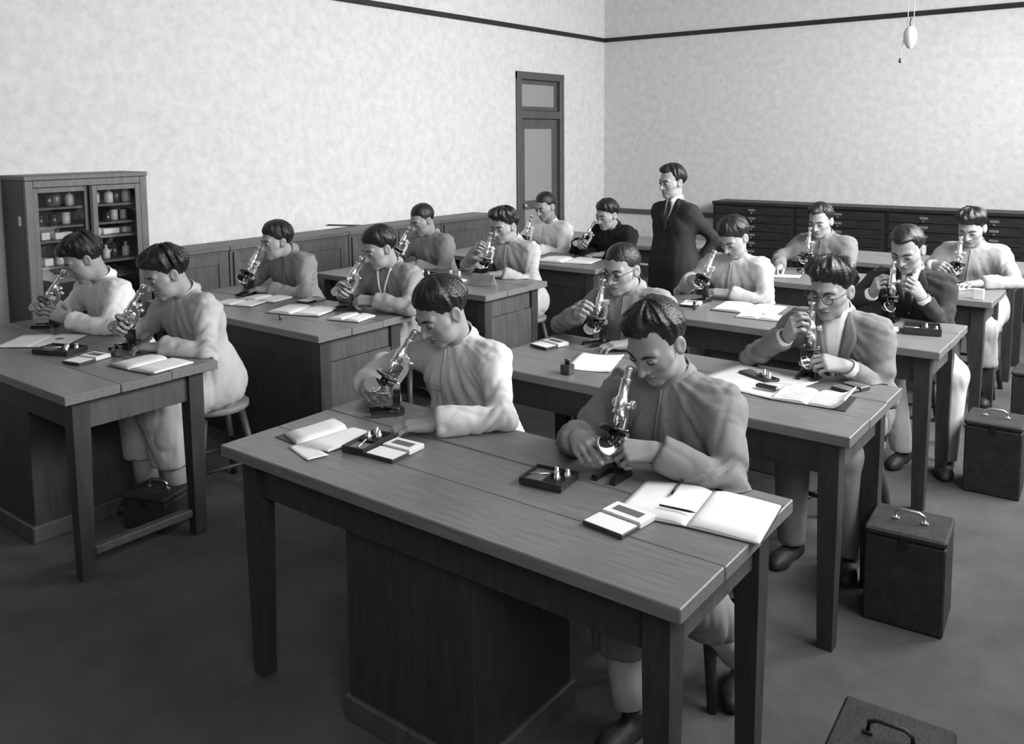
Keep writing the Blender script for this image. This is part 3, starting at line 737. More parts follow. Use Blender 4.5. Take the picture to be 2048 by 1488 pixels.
# ---- head (local frame: eye level z=0, face towards -Y, mid-plane x=0)
def skull_sdf(S):
    d = ell(S, (0, .014, .032), (.074, .094, .086))
    return smin(d, ell(S, (0, -.030, -.030), (.060, .056, .080)), .03)
def head_sdf(P):
    X = np.abs(P[:, 0]); S = np.stack([X, P[:, 1], P[:, 2]], 1).astype(F32)     # symmetric
    d = skull_sdf(S)
    d = smin(d, ell(S, (0, -.028, -.070), (.051, .048, .042)), .025)
    d = smin(d, rcone(S, (.0, -.070, -.098), (.010, -.068, -.098), .016, .014), .022)
    d = smin(d, rcone(S, (.040, -.052, -.024), (.052, -.030, -.020), .020, .020), .022)
    d = smin(d, rcone(S, (.010, -.080, .022), (.044, -.066, .022), .010, .009), .016)
    d = smax(d, -rcone(S, (.026, -.099, .002), (.040, -.094, .002), .0145, .0140), .012)
    d = smin(d, ell(S, (.0325, -.0735, .0005), (.0150, .0125, .0115)), .004)
    n = rcone(S, (0, -.080, .012), (0, -.105, -.034), .0066, .0112)
    n = smin(n, rcone(S, (.013, -.091, -.037), (.014, -.086, -.036), .0082, .0075), .007)
    d = smin(d, n, .010)
    d = smin(d, ell(S, (0, -.0845, -.0605), (.023, .0095, .0052)), .004)
    d = smin(d, ell(S, (0, -.0825, -.0725), (.019, .0095, .0058)), .004)
    er = np.array(Matrix.Rotation(R(-22), 3, 'Z') @ Matrix.Rotation(R(-12), 3, 'X'), F32)
    ear = smax(ell(S, (.079, .014, -.010), (.0085, .020, .033), er), -ell(S, (.088, .010, -.006), (.006, .011, .019), er), .005)
    d = smin(d, ear, .006)
    return d
HLO, HHI = (-.126, -.150, -.185), (.126, .150, .175)
_hf = {}
def head_field(h):
    if h not in _hf:
        P, sh = grid(HLO, HHI, h); _hf[h] = (P, sh, head_sdf(P), skull_sdf(P))
    return _hf[h]
def hair_field(P, SK, style, seed):
    x, y, z = P.T
    zl = np.interp(y, [-.13, -.09, -.07, -.045, -.02, 0, .02, .045, .07, .13], [.082, .074, .064, .044, .020, .004, -.012, -.038, -.056, -.062]).astype(F32)
    ax = np.abs(x)
    if style in ('side', 'slick'): zl += np.where(y < -.02, .018, 0).astype(F32) + np.clip((ax - .024) * 1.1, 0, .036) * (y < -.03)
    elif style == 'crop': zl += np.where(y < -.02, .006, .004).astype(F32) + np.clip((ax - .036) * .6, 0, .02) * (y < -.03)
    t = {'crop': .008, 'full': .019, 'shag': .021, 'tousle': .022, 'side': .018, 'slick': .014}[style]
    te = t * np.clip((z - zl - .012) / .075, 0, 1) + .0016
    d = SK - te
    if style == 'full': d = smin(d, ell(P, (0, -.004, .083), (.063, .074, .044)), .02)
    if style == 'shag': d = smin(smin(d, ell(P, (0, -.048, .088), (.062, .052, .038)), .02), ell(P, (.01, .02, .10), (.06, .07, .035)), .02)
    if style == 'tousle': d = smin(smin(d, ell(P, (-.01, -.03, .105), (.068, .068, .044)), .02), ell(P, (.04, .03, .09), (.05, .05, .04)), .02)
    if style == 'side': d = smin(d, ell(P, (-.022, -.018, .088), (.055, .066, .040)), .015)
    if style == 'slick': d = smin(d, ell(P, (0, -.015, .085), (.058, .070, .038)), .015)
    r = np.random.default_rng(seed).random(3).astype(F32) * 40
    amp = {'crop': .002, 'full': .005, 'shag': .010, 'tousle': .012, 'side': .006, 'slick': .003}[style] * np.clip((z - zl) / .06, .15, 1)
    # strands run from the crown outwards: compress noise across, stretch along
    ang = np.arctan2(x, y - .04) * 6; rad = np.sqrt(x * x + (y - .04) ** 2) * 16
    Q = np.stack([ang, rad, z * 14], 1).astype(F32) + r
    d = d + amp * (.5 - vnoise(Q)) * 2 + amp * .5 * (.5 - vnoise(Q * 2.3))
    edge = zl - z + .016 * (vnoise(Q * np.array([2.6, .5, .4], F32)) - .5) + .008 * (vnoise(Q * np.array([6, .7, .6], F32)) - .5)
    return smax(d, edge, .004)

# ---- hands (local: x along the fingers, z back of hand, right hand: thumb on +y)
def hand_sdf(P, pose):
    curl = {'rest': (14, 30, 22), 'grip': (38, 55, 38), 'pinch': (48, 42, 25), 'flat': (6, 10, 8)}[pose]
    d = rcone(P, (-.035, 0, 0), (.012, 0, 0), .024, .0225)
    kn = [(.090, .029, .001), (.096, .009, .004), (.092, -.011, .003), (.083, -.029, -.001)]
    for k, (kx, ky, kz) in enumerate(kn):
        d = smin(d, rcone(P, (.010, ky * .45, 0), (kx, ky, kz), .0165, .0112), .012)
    d = smin(d, rcone(P, (.02, .012, -.010), (.055, .020, -.010), .015, .012), .012)
    d = smin(d, rcone(P, (.02, -.014, -.010), (.060, -.020, -.009), .015, .010), .012)
    L = [(.040, .024, .019), (.045, .028, .020), (.041, .026, .019), (.032, .019, .017)]
    for k, (kx, ky, kz) in enumerate(kn):
        p = np.array([kx, ky, kz], F32); a = 0; sp = (.10, .02, -.06, -.16)[k]
        for s in range(3):
            a += R(curl[s] * (1 + .10 * k) * (1 if not (pose == 'pinch' and k == 0) else .85))
            q = p + L[k][s] * np.array([math.cos(a) * math.cos(sp), math.cos(a) * math.sin(sp), -math.sin(a)], F32)
            r = (.0096, .0088, .0080, .0072)
            fs = (.98, 1, .96, .86)[k]
            d = smin(d, rcone(P, p, q, r[s] * fs, r[s + 1] * fs), .0045); p = q
    th = {'rest': [(.018, .020, -.006), (.048, .046, -.014), (.076, .054, -.018), (.098, .052, -.020)],
          'flat': [(.018, .020, -.006), (.046, .050, -.010), (.074, .064, -.012), (.097, .068, -.014)],
          'grip': [(.018, .020, -.008), (.046, .042, -.028), (.070, .040, -.046), (.090, .030, -.056)],
          'pinch': [(.018, .020, -.008), (.048, .042, -.026), (.078, .042, -.044), (.101, .034, -.058)]}[pose]
    for s in range(3): d = smin(d, rcone(P, th[s], th[s+1], (.0150, .0115, .0098)[s], (.0115, .0098, .0080)[s]), .009)
    return d
_hands = {}
def hand_mesh(pose, h):
    if (pose, h) not in _hands:
        lo = (-.07, -.065, -.115); P, sh = grid(lo, (.215, .09, .04), h)
        V, Q = snets(hand_sdf(P, pose).reshape(sh), lo, h); _hands[pose, h] = (relax(V, Q, 1, .4), Q)
    return _hands[pose, h]
def ik(S, W, a, b, pole):
    S = np.array(S, float); W = np.array(W, float); v = W - S; L = np.linalg.norm(v)
    k = max(L, abs(a - b) + .01)
    if L > (a + b) * .985: sc = L / ((a + b) * .985); a *= sc; b *= sc
    v /= L; x = (a*a - b*b + L*L) / (2*L); hgt = math.sqrt(max(1e-6, a*a - x*x))
    p = np.array(pole, float); p = p - v * (p @ v); p /= np.linalg.norm(p)
    return (S + v * x + p * hgt).astype(F32)

def shoe_mesh():
    lo = (-.06, -.20, -.01); P, sh = grid(lo, (.06, .09, .12), .007)
    d = rcone(P, (0, .035, .034), (0, .02, .075), .036, .036)
    d = smin(d, rcone(P, (0, .035, .036), (0, -.10, .026), .036, .039), .02)
    d = smin(d, rcone(P, (.004, -.10, .024), (.004, -.135, .022), .037, .028), .02)
    d = smax(smax(d, -P[:, 2], .004), P[:, 2] - .095, .005)
    V, Q = snets(d.reshape(sh), lo, .007); return np_mesh('shoe', relax(V, Q, 1), Q, [M['leather']])
SHOE = shoe_mesh()

# ---- small face parts shared by everyone, laid on the head surface
def face_tubes(curves, name, rs, m):
    mb = MB()
    for c in curves:
        P = np.array([(x, -.14, z) for x, z in c], F32)
        P = march(head_sdf, P, (0, 1, 0), 60, .0005)
        mb.tube([tuple(p) for p in P], rs, 6)
    me = bpy.data.meshes.new(name); bmesh.ops.recalc_face_normals(mb.bm, faces=mb.bm.faces[:]); mb.bm.to_mesh(me); mb.bm.free(); me.materials.append(M[m]); return me
def both(c, name, rs, m): return [face_tubes([[(s * x, z) for x, z in c]], name, rs, m) for s in (1, -1)]
BROW = both([(.012, .017), (.020, .021), (.030, .0235), (.041, .022), (.052, .015)], 'eyebrow', [.0020, .0042, .0045, .0036, .0014], 'lash')
LASH = both([(.0185, .0015), (.025, -.0045), (.033, -.0062), (.041, -.004), (.0465, .001)], 'eyelashes', [.0010, .0023, .0029, .0026, .0012], 'lash')
EYE = both([(.021, .0), (.027, .0005), (.033, .001), (.039, .001), (.045, .0)], 'eye', [.0012, .0030, .0036, .0030, .0012], 'lash')
LID = both([(.0185, .004), (.026, .0085), (.034, .0095), (.042, .0075), (.048, .003)], 'eyelid_crease', [.0006, .0010, .0012, .0010, .0006], 'lip')
MOUTH = face_tubes([[(-.024, -.0655), (-.012, -.0668), (0, -.0662), (.012, -.0668), (.024, -.0655)]], 'mouth_line', [.0007, .0015, .0013, .0015, .0007], 'lash')

def eyeglasses(H, Rh, root_loc, label):
    t = empty('eyeglasses', root_loc, 0, label, 'glasses')
    T = TR(*[float(v) for v in H]) @ Matrix(np.array(Rh, float).tolist()).to_4x4()
    mb = MB(); lens = []
    for s in (-1, 1):
        c = [(s * .033 + .022 * math.cos(a), -.1035, .0 + .0205 * math.sin(a)) for a in [2*math.pi*i/20 for i in range(20)]]
        mb.tube([T @ Vector(p) for p in c], .0018, 6, True); lens.append(c)
    mb.tube([T @ Vector(p) for p in ((-.012, -.104, .006), (0, -.107, .010), (.012, -.104, .006))], .0017, 6)
    for s in (-1, 1): mb.tube([T @ Vector(p) for p in ((s*.055, -.103, .006), (s*.070, -.092, .007), (s*.084, -.02, .008), (s*.086, .012, .004), (s*.083, .03, -.016))], .0015, 6)
    f = mb.build('frame', M['lacquer'], t)
    for c in lens:
        bm = bmesh.new(); k = [bm.verts.new(T @ Vector(p)) for p in c]; k2 = [bm.verts.new(T @ (Vector(p) + Vector((0, .0012, 0)))) for p in c]
        bm.faces.new(k); bm.faces.new(k2[::-1])
        for i in range(20): bm.faces.new((k[i], k2[i], k2[(i+1) % 20], k[(i+1) % 20]))
        bm_obj('lens', bm, M['glass'], t)

def folds(V, N, arms, C7, seed, amp=.007):
    """cloth folds: rings across the sleeves near the elbow, long drops and drag lines on the trunk"""
    r = np.random.default_rng(seed).random(3).astype(F32) * 50
    X = V.astype(F32)
    def ridge(Q, p=3.0): return (1 - np.abs(2 * vnoise(Q.astype(F32) + r) - 1)) ** p
    wob = vnoise(X * 7 + r)[:, None] * .9
    drop = ridge(X * np.array([23, 23, 2.6], F32) + wob)
    fine = ridge(X * np.array([31, 31, 6], F32) + wob * 1.5)
    q = X - np.asarray(C7, F32); rr = np.linalg.norm(q, axis=1); an = np.arctan2(np.abs(q[:, 0]), -q[:, 2] + .02)
    drag = ridge(np.stack([an * 9 + wob[:, 0], rr * 3.5, np.sign(q[:, 1] + .05) * 3], 1))
    fade = np.clip(1 - np.abs(rr - .22) / .22, 0, 1)
    disp = -amp * (.45 * drop * (1 - .6 * fade) + .16 * fine + .9 * drag * fade - .26)
    for S, E, W in arms:
        for a, b, bend in ((S, E, 1), (E, W, 0)):
            a = np.asarray(a, F32); b = np.asarray(b, F32); ba = b - a; L = np.linalg.norm(ba)
            t = ((X - a) @ ba) / L ** 2; dd = np.linalg.norm(X - a - np.clip(t, 0, 1)[:, None] * ba, axis=1)
            wgt = np.clip((.095 - dd) / .03, 0, 1) * np.clip((t + .02) / .2, 0, 1) * np.clip((1.12 - t) / .1, 0, 1)
            near = np.exp(-((t - bend) / .42) ** 2)
            o = X - a - t[:, None] * ba
            ring = ridge(np.stack([t * L * 30 + o[:, 2] * 24 + wob[:, 0], o[:, 0] * 7, o[:, 1] * 7], 1))
            diag = ridge(np.stack([t * L * 10 + o[:, 0] * 24, o[:, 2] * 24, o[:, 1] * 10], 1))
            disp = disp * (1 - .85 * wgt) - wgt * amp * ((1.15 * near + .15) * ring + .38 * diag - .40)
    return V + N * disp[:, None].astype(F32)

def person(root, J, sp, seed):
    """J joints (local), sp: dict of looks"""
    fine = sp.get('fine', 0); hh = (.0048, .004, .0032)[fine]; gh = (.0150, .0118, .0085)[fine]; fh = (.0044, .0036, .0027)[fine]
    H, Rh = J['head'], J['Rh']
    C7 = J['C7']; kind = sp['kind']
    arms = []; armd = []
    for s in (-1, 1):
        S = np.array([C7[0] + s * J.get('shw', .158), C7[1] + J.get('shy', -.015), C7[2] - J.get('shz', .062)], F32)
        hd = J['RH'] if s < 0 else J['LH']
        W = np.array(hd[0], F32); pole = hd[4] if len(hd) > 4 else (s * .62, .5, -.55)
        E = ik(S, W, .265, .235, pole); arms.append((S, E, W)); armd.append((s, hd))
    ch, be, hp = J['chest'], J['belly'], J['hip']
    knees, feet = J['knees'], J['feet']
    slim = 0 if kind == 'gown' else -.004
    def torso(P, o=0.0):
        d = rcone(P, (ch[0] - .08, ch[1], ch[2]), (ch[0] + .08, ch[1], ch[2]), .108 + o, .108 + o)
        d = smin(d, rcone(P, (be[0] - .07, be[1], be[2]), (be[0] + .07, be[1], be[2]), .112 + o, .112 + o), .08)
        d = smin(d, rcone(P, (hp[0] - .08, hp[1], hp[2]), (hp[0] + .08, hp[1], hp[2]), .125 + o, .125 + o), .08)
        d = smin(d, rcone(P, arms[0][0], arms[1][0], .056 + o, .056 + o), .06)
        nb = np.array(C7, F32)
        d = smin(d, rcone(P, nb + V3(0, -.01, -.02), arms[0][0], .046 + o, .053 + o), .05)
        d = smin(d, rcone(P, nb + V3(0, -.01, -.02), arms[1][0], .046 + o, .053 + o), .05)
        return d
    wide = sp.get('cuff', .050 if kind == 'gown' else .043)
    def upper(P):
        d = torso(P, 0)
        for (S, E, W) in arms:
            dr = nrm(W - E); c = W - dr * sp.get('bare', .004 if kind == 'gown' else .025)
            d = smin(d, rcone(P, S, E, .057 + slim, .051 + slim), .055)
            fa = smax(rcone(P, E, W, .051 + slim, wide), (P - c) @ dr, .006)
            d = smin(d, fa, .022)
        return d
    def lower(P, hem, ex=0.0):
        d = None
        for k in (0, 1):
            s = (-1, 1)[k]; hj = np.array([hp[0] + s * .085, hp[1] - .02, hp[2] - .02], F32)
            a = rcone(P, hj, knees[k], .105 + ex, .080 + ex); b = rcone(P, knees[k], feet[k], .078 + ex, .062 + ex * 2.2)
            a = smin(a, b, .03); d = a if d is None else smin(d, a, .05 if ex else .015)
        return smax(d, hem - P[:, 2], .006)
    seated = J['seated']
    def coat(P):
        d = upper(P)
        if kind == 'gown': d = smin(d, lower(P, sp.get('hem', .26), .012), .05)
        elif not seated:
            k = rcone(P, (hp[0] - .075, hp[1], hp[2]), (hp[0] - .085, hp[1], .66), .122, .135)
            k = smin(k, rcone(P, (hp[0] + .075, hp[1], hp[2]), (hp[0] + .085, hp[1], .66), .122, .135), .08)
            d = smin(d, smax(k, .655 - P[:, 2], .006), .05)
        else: d = smax(d, (hp[2] - .085) - P[:, 2], .01)
        # open the neck
        na = np.array(C7, F32) + V3(0, -.012, .0); nd = nrm(np.array(H, F32) - na)
        d = smax(d, -rcone(P, na + nd * .01, na + nd * .12, .047, .055), .006)
        return d
    pts = np.array([list(a) for t in arms for a in t] + [list(C7), list(ch), list(be), list(hp)] + [list(k) for k in knees] + [list(k) for k in feet], float)
    lo = pts.min(0) - .17; hi = pts.max(0) + .15; lo[2] = max(lo[2], .03)
    if kind != 'gown': lo[2] = .60 if not seated else hp[2] - .14
    P, sh = grid(lo, hi, gh)
    V, Q = snets(coat(P).reshape(sh), lo, gh)
    V = relax(V, Q, 2, .5); V = folds(V, vnormals(V, Q), arms, C7, seed, sp.get('fold', .021)); V = relax(V, Q, 1, .12)
    if seated:   # sleeves lie on the table top, never in it
        over = (V[:, 1] < 0.012) & (V[:, 2] < TH + .003) & (V[:, 2] > TH - .06)
        V[over, 2] = TH + .003
    link(sp['garment'], np_mesh(sp['garment'], V, Q, [cloth(sp['c'])]), None, root)
    # ----- the body itself: one mesh (trunk and limbs inside the clothes, head, hands)
    def body(P):
        d = torso(P, -.022)
        for (S, E, W) in arms:
            d = smin(d, rcone(P, S, E, .038, .028), .03); d = smin(d, rcone(P, E, W, .028, .025), .02)
        return smin(d, lower(P, .09, -.022), .04)
    lo2 = pts.min(0) - .13; hi2 = pts.max(0) + .12; P, sh = grid(lo2, hi2, .024)
    Vb, Qb = snets(body(P).reshape(sh), lo2, .024); Vs, Qs, mi = [Vb], [Qb], [np.zeros(len(Qb), int)]
    n = len(Vb)
    P, sh, hf, sk = head_field(hh)
    c7l = (np.array(C7, F32) + V3(0, -.015, -.03) - H) @ Rh          # world -> head frame
    hf2 = smin(hf, rcone(P, (0, .026, -.045), c7l, .050, .052), .022)
    hv, hq = snets(hf2.reshape(sh), HLO, hh); hv = relax(hv, hq, 1, .35)
    hsx = np.array(sp.get('hs', (1, 1, 1)), F32)
    cen = hv[hq].mean(1)
    m_ = ((np.abs(cen[:, 0]) < .0235 - np.abs(cen[:, 2] + .066) * .9) & (np.abs(cen[:, 2] + .066) < .0105) & (cen[:, 1] < -.074)).astype(int)
    Vs.append((hv * hsx) @ Rh.T + H); Qs.append(hq + n); mi.append(m_); n += len(hv)
    for (s, hd), (S, E, W) in zip(armd, arms):
        v, q = hand_mesh(hd[3], fh); v = v * np.array([1, -s, 1], F32) * sp.get('hand', 1.0)
        if s > 0: q = q[:, ::-1]
        x = nrm(hd[1]); z = np.array(hd[2], float); z = nrm(z - x * (z @ x)); y = np.cross(z, x)
        v = v @ np.stack([x, y, z]) + W
        Vs.append(v); Qs.append(q + n); mi.append(np.zeros(len(q), int)); n += len(v)
    link('body', np_mesh('body', np.concatenate(Vs), np.concatenate(Qs), [M['skin'], M['lip']], np.concatenate(mi)), None, root)
    # ----- hair and face
    hr = hair_field(P, sk, sp['hair'], seed); v, q = snets(hr.reshape(sh), HLO, hh); v = relax(v, q, 1, .3)
    link('hair', np_mesh('hair', (v * hsx) @ Rh.T + H, q, [M['hair']]), None, root)
    MW = Matrix.Translation([float(a) for a in H]) @ Matrix(np.array(Rh, float).tolist()).to_4x4() @ Matrix.Diagonal([float(a) for a in hsx] + [1.0])
    for me in BROW + LID + [MOUTH] + (EYE if sp.get('open_eyes') else LASH):
        o = link(me.name.split('.')[0], me, None, root); o.matrix_local = MW
    # ----- neck wear
    na = np.array(C7, F32) + V3(0, -.013, .0); nd = nrm(np.array(H, F32) + Rh @ V3(0, .03, -.05) - na)
    q_ = Vector([float(a) for a in nd]).to_track_quat('Z', 'Y').to_matrix().to_4x4()
    T = Matrix.Translation([float(a) for a in na + nd * .004]) @ q_
    if kind == 'gown':
        MB().lathe([(.072, -.006), (.061, .008), (.0575, .036), (.0555, .038), (.0535, .036), (.056, .006)], 22, T, cap=False).build('collar', cloth(sp['c']), root)
        if sp.get('placket', True):
            us = np.linspace(0, 1, 16); pk = np.stack([C7[0] - .01 - .05 * us ** 1.3, np.full(16, -.25), C7[2] - .03 - .36 * us], 1).astype(F32)
            pk = march(coat, pk, (0, 1, 0), 60, .004)
            ok = [tuple(map(float, p)) for p in pk if p[1] > -.12]
            if len(ok) > 3: MB().tube(ok, .0035, 6).build('placket', cloth(sp['c'] * .8), root)
        if sp.get('vneck'):
            for s in (-1, 1):
                us = np.linspace(0, 1, 10); pk = np.stack([C7[0] + s * .055 * (1 - us), np.full(10, -.25), C7[2] - .01 - .20 * us], 1).astype(F32)
                pk = march(coat, pk, (0, 1, 0), 60, .006); MB().tube([tuple(map(float, p)) for p in pk], .006, 6).build('neckline_edge', cloth(.75), root)
    else:
        MB().lathe([(.068, -.004), (.060, .008), (.057, .034), (.055, .036), (.053, .034), (.054, .006)], 22, T, cap=False).build('shirt_collar', cloth(.78), root)
        def patch(name, fl, fr, z0, z1, off, th, m, rows=9, cols=4):
            G = np.array([[(C7[0] + fl(i/rows) + (fr(i/rows) - fl(i/rows)) * j / cols, -.28, z0 + (z1 - z0) * i / rows) for j in range(cols + 1)] for i in range(rows + 1)], F32).reshape(-1, 3)
            def cc(Q_): return smin(coat(Q_), rcone(Q_, na, na + nd * .05, .058, .056), .01)
            A = march(cc, G, (0, 1, 0), 60, off); A[:, 1] = np.minimum(A[:, 1], C7[1] + .0); B = A + np.array([0, th + .01, 0], F32)
            bm = bmesh.new(); va = [bm.verts.new(tuple(map(float, p))) for p in A]; vb = [bm.verts.new(tuple(map(float, p))) for p in B]; c1 = cols + 1
            for i in range(rows):
                for j in range(cols):
                    k = i * c1 + j; f = bm.faces.new((va[k], va[k+1], va[k+1+c1], va[k+c1])); f.smooth = True
                    bm.faces.new((vb[k], vb[k+c1], vb[k+1+c1], vb[k+1]))
                for j in (0, cols):
                    k = i * c1 + j; bm.faces.new((va[k], va[k+c1], vb[k+c1], vb[k]))
            for i in (0, rows):
                for j in range(cols):
                    k = i * c1 + j; bm.faces.new((va[k], va[k+1], vb[k+1], vb[k]))
            return bm_obj(name, bm, m, root)
        z0 = C7[2] + .03; zb = C7[2] - sp.get('vdepth', .26)
        patch('shirt_front', lambda u: -.056 * (1 - u) ** .8, lambda u: .056 * (1 - u) ** .8, z0, zb, .002, .004, cloth(.78))
        if sp.get('tie'): patch('necktie', lambda u: -.012 - .008 * min(1, u * 4) * (1 - u * .3), lambda u: .012 + .008 * min(1, u * 4) * (1 - u * .3), z0 - .02, zb + .02, .007, .004, cloth(.04))
        for s in (-1, 1):
            i_, o_ = (lambda u, s=s: s * .054 * (1 - u) ** .8), (lambda u, s=s: s * (.054 * (1 - u) ** .8 + .055 * math.sin(min(1, u * 1.15 + .18) * math.pi) ** .7 * min(1, .12 + u * 3) + .004))
            patch('lapel', i_ if s > 0 else o_, o_ if s > 0 else i_, z0 - .012, zb - .005, .006, .005, cloth(sp['c'] * .85))
        for k in range(2):
            p = march(coat, np.array([(C7[0] + .012, -.28, zb - .04 - k * .09)], F32), (0, 1, 0), 60, .0)[0]
            MB().lathe([(0, 0), (.009, .001), (.009, .004), (.0, .005)], 12, Matrix.Translation([float(a) for a in p]) @ RX(90)).build('button', M['lacquer'], root)
        for (S, E, W) in arms:
            dr = nrm(W - E); c = W - dr * sp.get('bare', .025)
            Tq = Matrix.Translation([float(a) for a in c]) @ Vector([float(a) for a in dr]).to_track_quat('Z', 'Y').to_matrix().to_4x4()
            MB().lathe([(.036, -.02), (.037, .018), (.034, .02), (.033, -.01)], 18, Tq, cap=False).build('shirt_cuff', cloth(.78), root)
    # ----- trousers and shoes
    if kind == 'gown':
        for k in (0, 1):
            a, b = np.array(knees[k], float), np.array(feet[k], float); p = [a + (b - a) * u for u in (.12, .4, .7, .93)]
            MB().tube([tuple(x) for x in p], [.060, .057, .055, .055], 14).build('trouser_leg', cloth(sp.get('tc', .6)), root)
    else:
        tp = np.array([list(hp)] + [list(k) for k in knees] + [list(k) for k in feet], float); l3 = tp.min(0) - .2; h3 = tp.max(0) + .2
        def tr(P):
            d = lower(P, .07, -.002)
            return smin(d, rcone(P, (hp[0] - .07, hp[1], hp[2]), (hp[0] + .07, hp[1], hp[2]), .117, .117), .05)
        h3[2] = min(h3[2], hp[2] + .13); P, sh = grid(l3, h3, gh); v, q = snets(tr(P).reshape(sh), l3, gh); v = relax(v, q, 2)
        v = folds(v, vnormals(v, q), [], C7, seed + 3, .006)
        link('trousers', np_mesh('trousers', v, q, [cloth(sp.get('tc', .6))]), None, root)
    for k in (0, 1):
        fx, fy = feet[k][0], feet[k][1]
        link('shoe', SHOE, None, root, (float(fx), float(fy), .001), (0, 0, R((-1, 1)[k] * 8)))
    return coat

GRP = None
def seated(label, far, E, look, sp, RH=None, LH=None, hx=None, mic=None, lean=0.0, seed=0, bodyx=.02, shift_y=0.0, seat=.0, eyeoff=(0, 0, 0), zup=0.0, stoolx=0.0):
    """far: far edge of the table (y).  E: eyepiece (x, y, z).  look: (yaw to own right, pitch, roll)"""
    yaw, pitch, roll = look; Rh = rot(-yaw, pitch, roll)
    ox = E[0] + .032 if hx is None else hx
    E = np.array([E[0] - ox, E[1] - far, E[2]], F32)
    eye_l = V3(-.0325, -.088, 0)
    H = E + V3(*eyeoff) + V3(0, .012, .018) - Rh @ eye_l
    root = empty('person', (ox, far, 0), 0, label, 'person')
    nk = H + Rh @ V3(0, .035, -.075)
    C7 = np.array([bodyx + lean * .5, max(.14, nk[1] + .055) + shift_y, 1.045 + zup], F32)
    J = dict(head=H, Rh=Rh, C7=C7, chest=(bodyx + lean * .3, C7[1] + .015, .905 + zup), belly=(bodyx, C7[1] + .05, .73 + zup * .5), hip=(bodyx, C7[1] + .10, .595), seated=True,
             knees=[V3(bodyx - .105, -.11, .532), V3(bodyx + .105, -.11, .532)], feet=[V3(bodyx - .115, -.06, .075), V3(bodyx + .115, -.02, .075)])
    if J['chest'][1] < .135: J['chest'] = (J['chest'][0], .135, J['chest'][2])
    J['RH'] = RH or (V3(-.175, -.09, .915), (.55, -.80, .05), (-.75, -.25, .6), 'grip')
    J['LH'] = LH or (V3(.085, -.13, .838), (-.80, -.58, -.06), (0, 0, 1), 'rest')
    if sp.get('feet'): J['feet'] = [V3(*p) for p in sp['feet']]
    if sp.get('knees'): J['knees'] = [V3(*p) for p in sp['knees']]
    coat = person(root, J, sp, seed)
    if sp.get('specs'): eyeglasses(H, Rh, root.location, sp['specs'])
    return root, (ox + bodyx, far + J['hip'][1] + .01)
# ------------------------------------------------------------------ the class
FAR = {n: b for n, a, b in ROWS_R + ROWS_L}
Z1 = (0, 0, 1)
SEAT = []
def student(tab, ex, ey, micyaw, tilt, label, miclabel, look, sp, stool_label, seed, **kw):
    h = microscope((ex, ey), micyaw, tilt, miclabel)
    r, s = seated(label, FAR[tab], (ex, ey, h), look, sp, seed=seed, **kw)
    SEAT.append((s, stool_label)); return r
G = 'gown'
student('T1', -1.258, 2.22, 2, 30, 'man in grey gown bent over the nearest microscope, front right table', 'nearest bright brass microscope, at the right end of front right table',
        (8, 34, 0), dict(kind=G, garment='gown', c=.235, hair='side', fine=2, tc=.62, hs=(1, 1, 1.02), feet=((.03, -.15, .075), (.20, .28, .10)), knees=((-.05, -.11, .53), (.14, -.09, .52)), hem=.27, fold=.018), 'wooden stool under the man in grey gown at the front right table', 11,
        RH=(V3(-.155, -.155, .895), (.72, -.66, .02), (-.45, -.3, .8), 'grip'), LH=(V3(.085, -.095, .885), (-.85, -.50, -.02), (.2, -.5, .85), 'grip', (.85, .75, -.12)))
student('T1', -2.142, 2.22, -38, 34, 'man in near-white gown peering down a tilted microscope, front right table', 'tilted brass microscope of the man in white gown, front right table',
        (16, 30, 0), dict(kind=G, garment='gown', c=.55, hair='full', fine=2, tc=.5, fold=.018, cuff=.056), 'wooden stool under the man in white gown at the front right table', 12,
        LH=(V3(.185, -.20, .838), (-.80, -.58, -.10), Z1, 'rest', (1, .3, -.35)), RH=(V3(-.265, -.09, .865), (.82, -.5, .12), (-.3, -.5, .8), 'grip', (-1, .1, -.4)))
student('L1', -4.67, 2.16, -45, 34, 'man in white gown before the glazed cabinet, left end of the front left table', 'microscope in front of the dark cabinet side, left end of front left table',
        (22, 30, 0), dict(kind=G, garment='gown', c=.72, hair='shag', fine=1), 'wooden stool under the man in white gown before the cabinet', 13,
        LH=(V3(.115, -.115, .868), (-.86, -.42, .28), (.25, -.55, .8), 'flat', (1, .2, -.5)))
student('L1', -3.859, 2.15, -50, 32, 'shaggy-haired man in light grey gown at right of the front left table', 'microscope in front of the shaggy-haired man at right of front left table',
        (14, 24, 0), dict(kind=G, garment='gown', c=.42, hair='shag', fine=1, tc=.3), 'wooden stool under the shaggy-haired man at the front left table', 14,
        LH=(V3(.13, -.085, .838), (-.85, -.5, -.05), Z1, 'rest', (1, .25, -.4)))
student('L2', -4.665, 3.40, 5, 36, 'man in grey buttoned gown beside the left wall cupboards, second left-hand table', 'microscope at the left end of second left-hand table',
        (14, 10, 0), dict(kind=G, garment='gown', c=.26, hair='full', fine=1), 'wooden stool at the left end of second left-hand table', 15,
        LH=(V3(.10, -.10, .838), (-.88, -.45, 0), Z1, 'rest', (1, .2, -.4)))
student('L2', -3.71, 3.41, -40, 32, 'man in grey gown with a white neckline, second left-hand table', 'bright microscope at the right of second left-hand table',
        (18, 22, 0), dict(kind=G, garment='gown', c=.28, hair='full', fine=1, vneck=True, placket=False), 'wooden stool at the right end of second left-hand table', 16,
        LH=(V3(.11, -.11, .875), (-.88, -.45, 0), (.2, -.4, .85), 'grip', (1, .2, -.35)))
student('L3', -4.637, 4.76, -30, 30, 'man with cropped hair in grey gown, left of the third left-hand table', 'microscope at the left of third left-hand table',
        (16, 24, 0), dict(kind=G, garment='gown', c=.27, hair='crop', fine=0), 'wooden stool at the left of third left-hand table', 17)
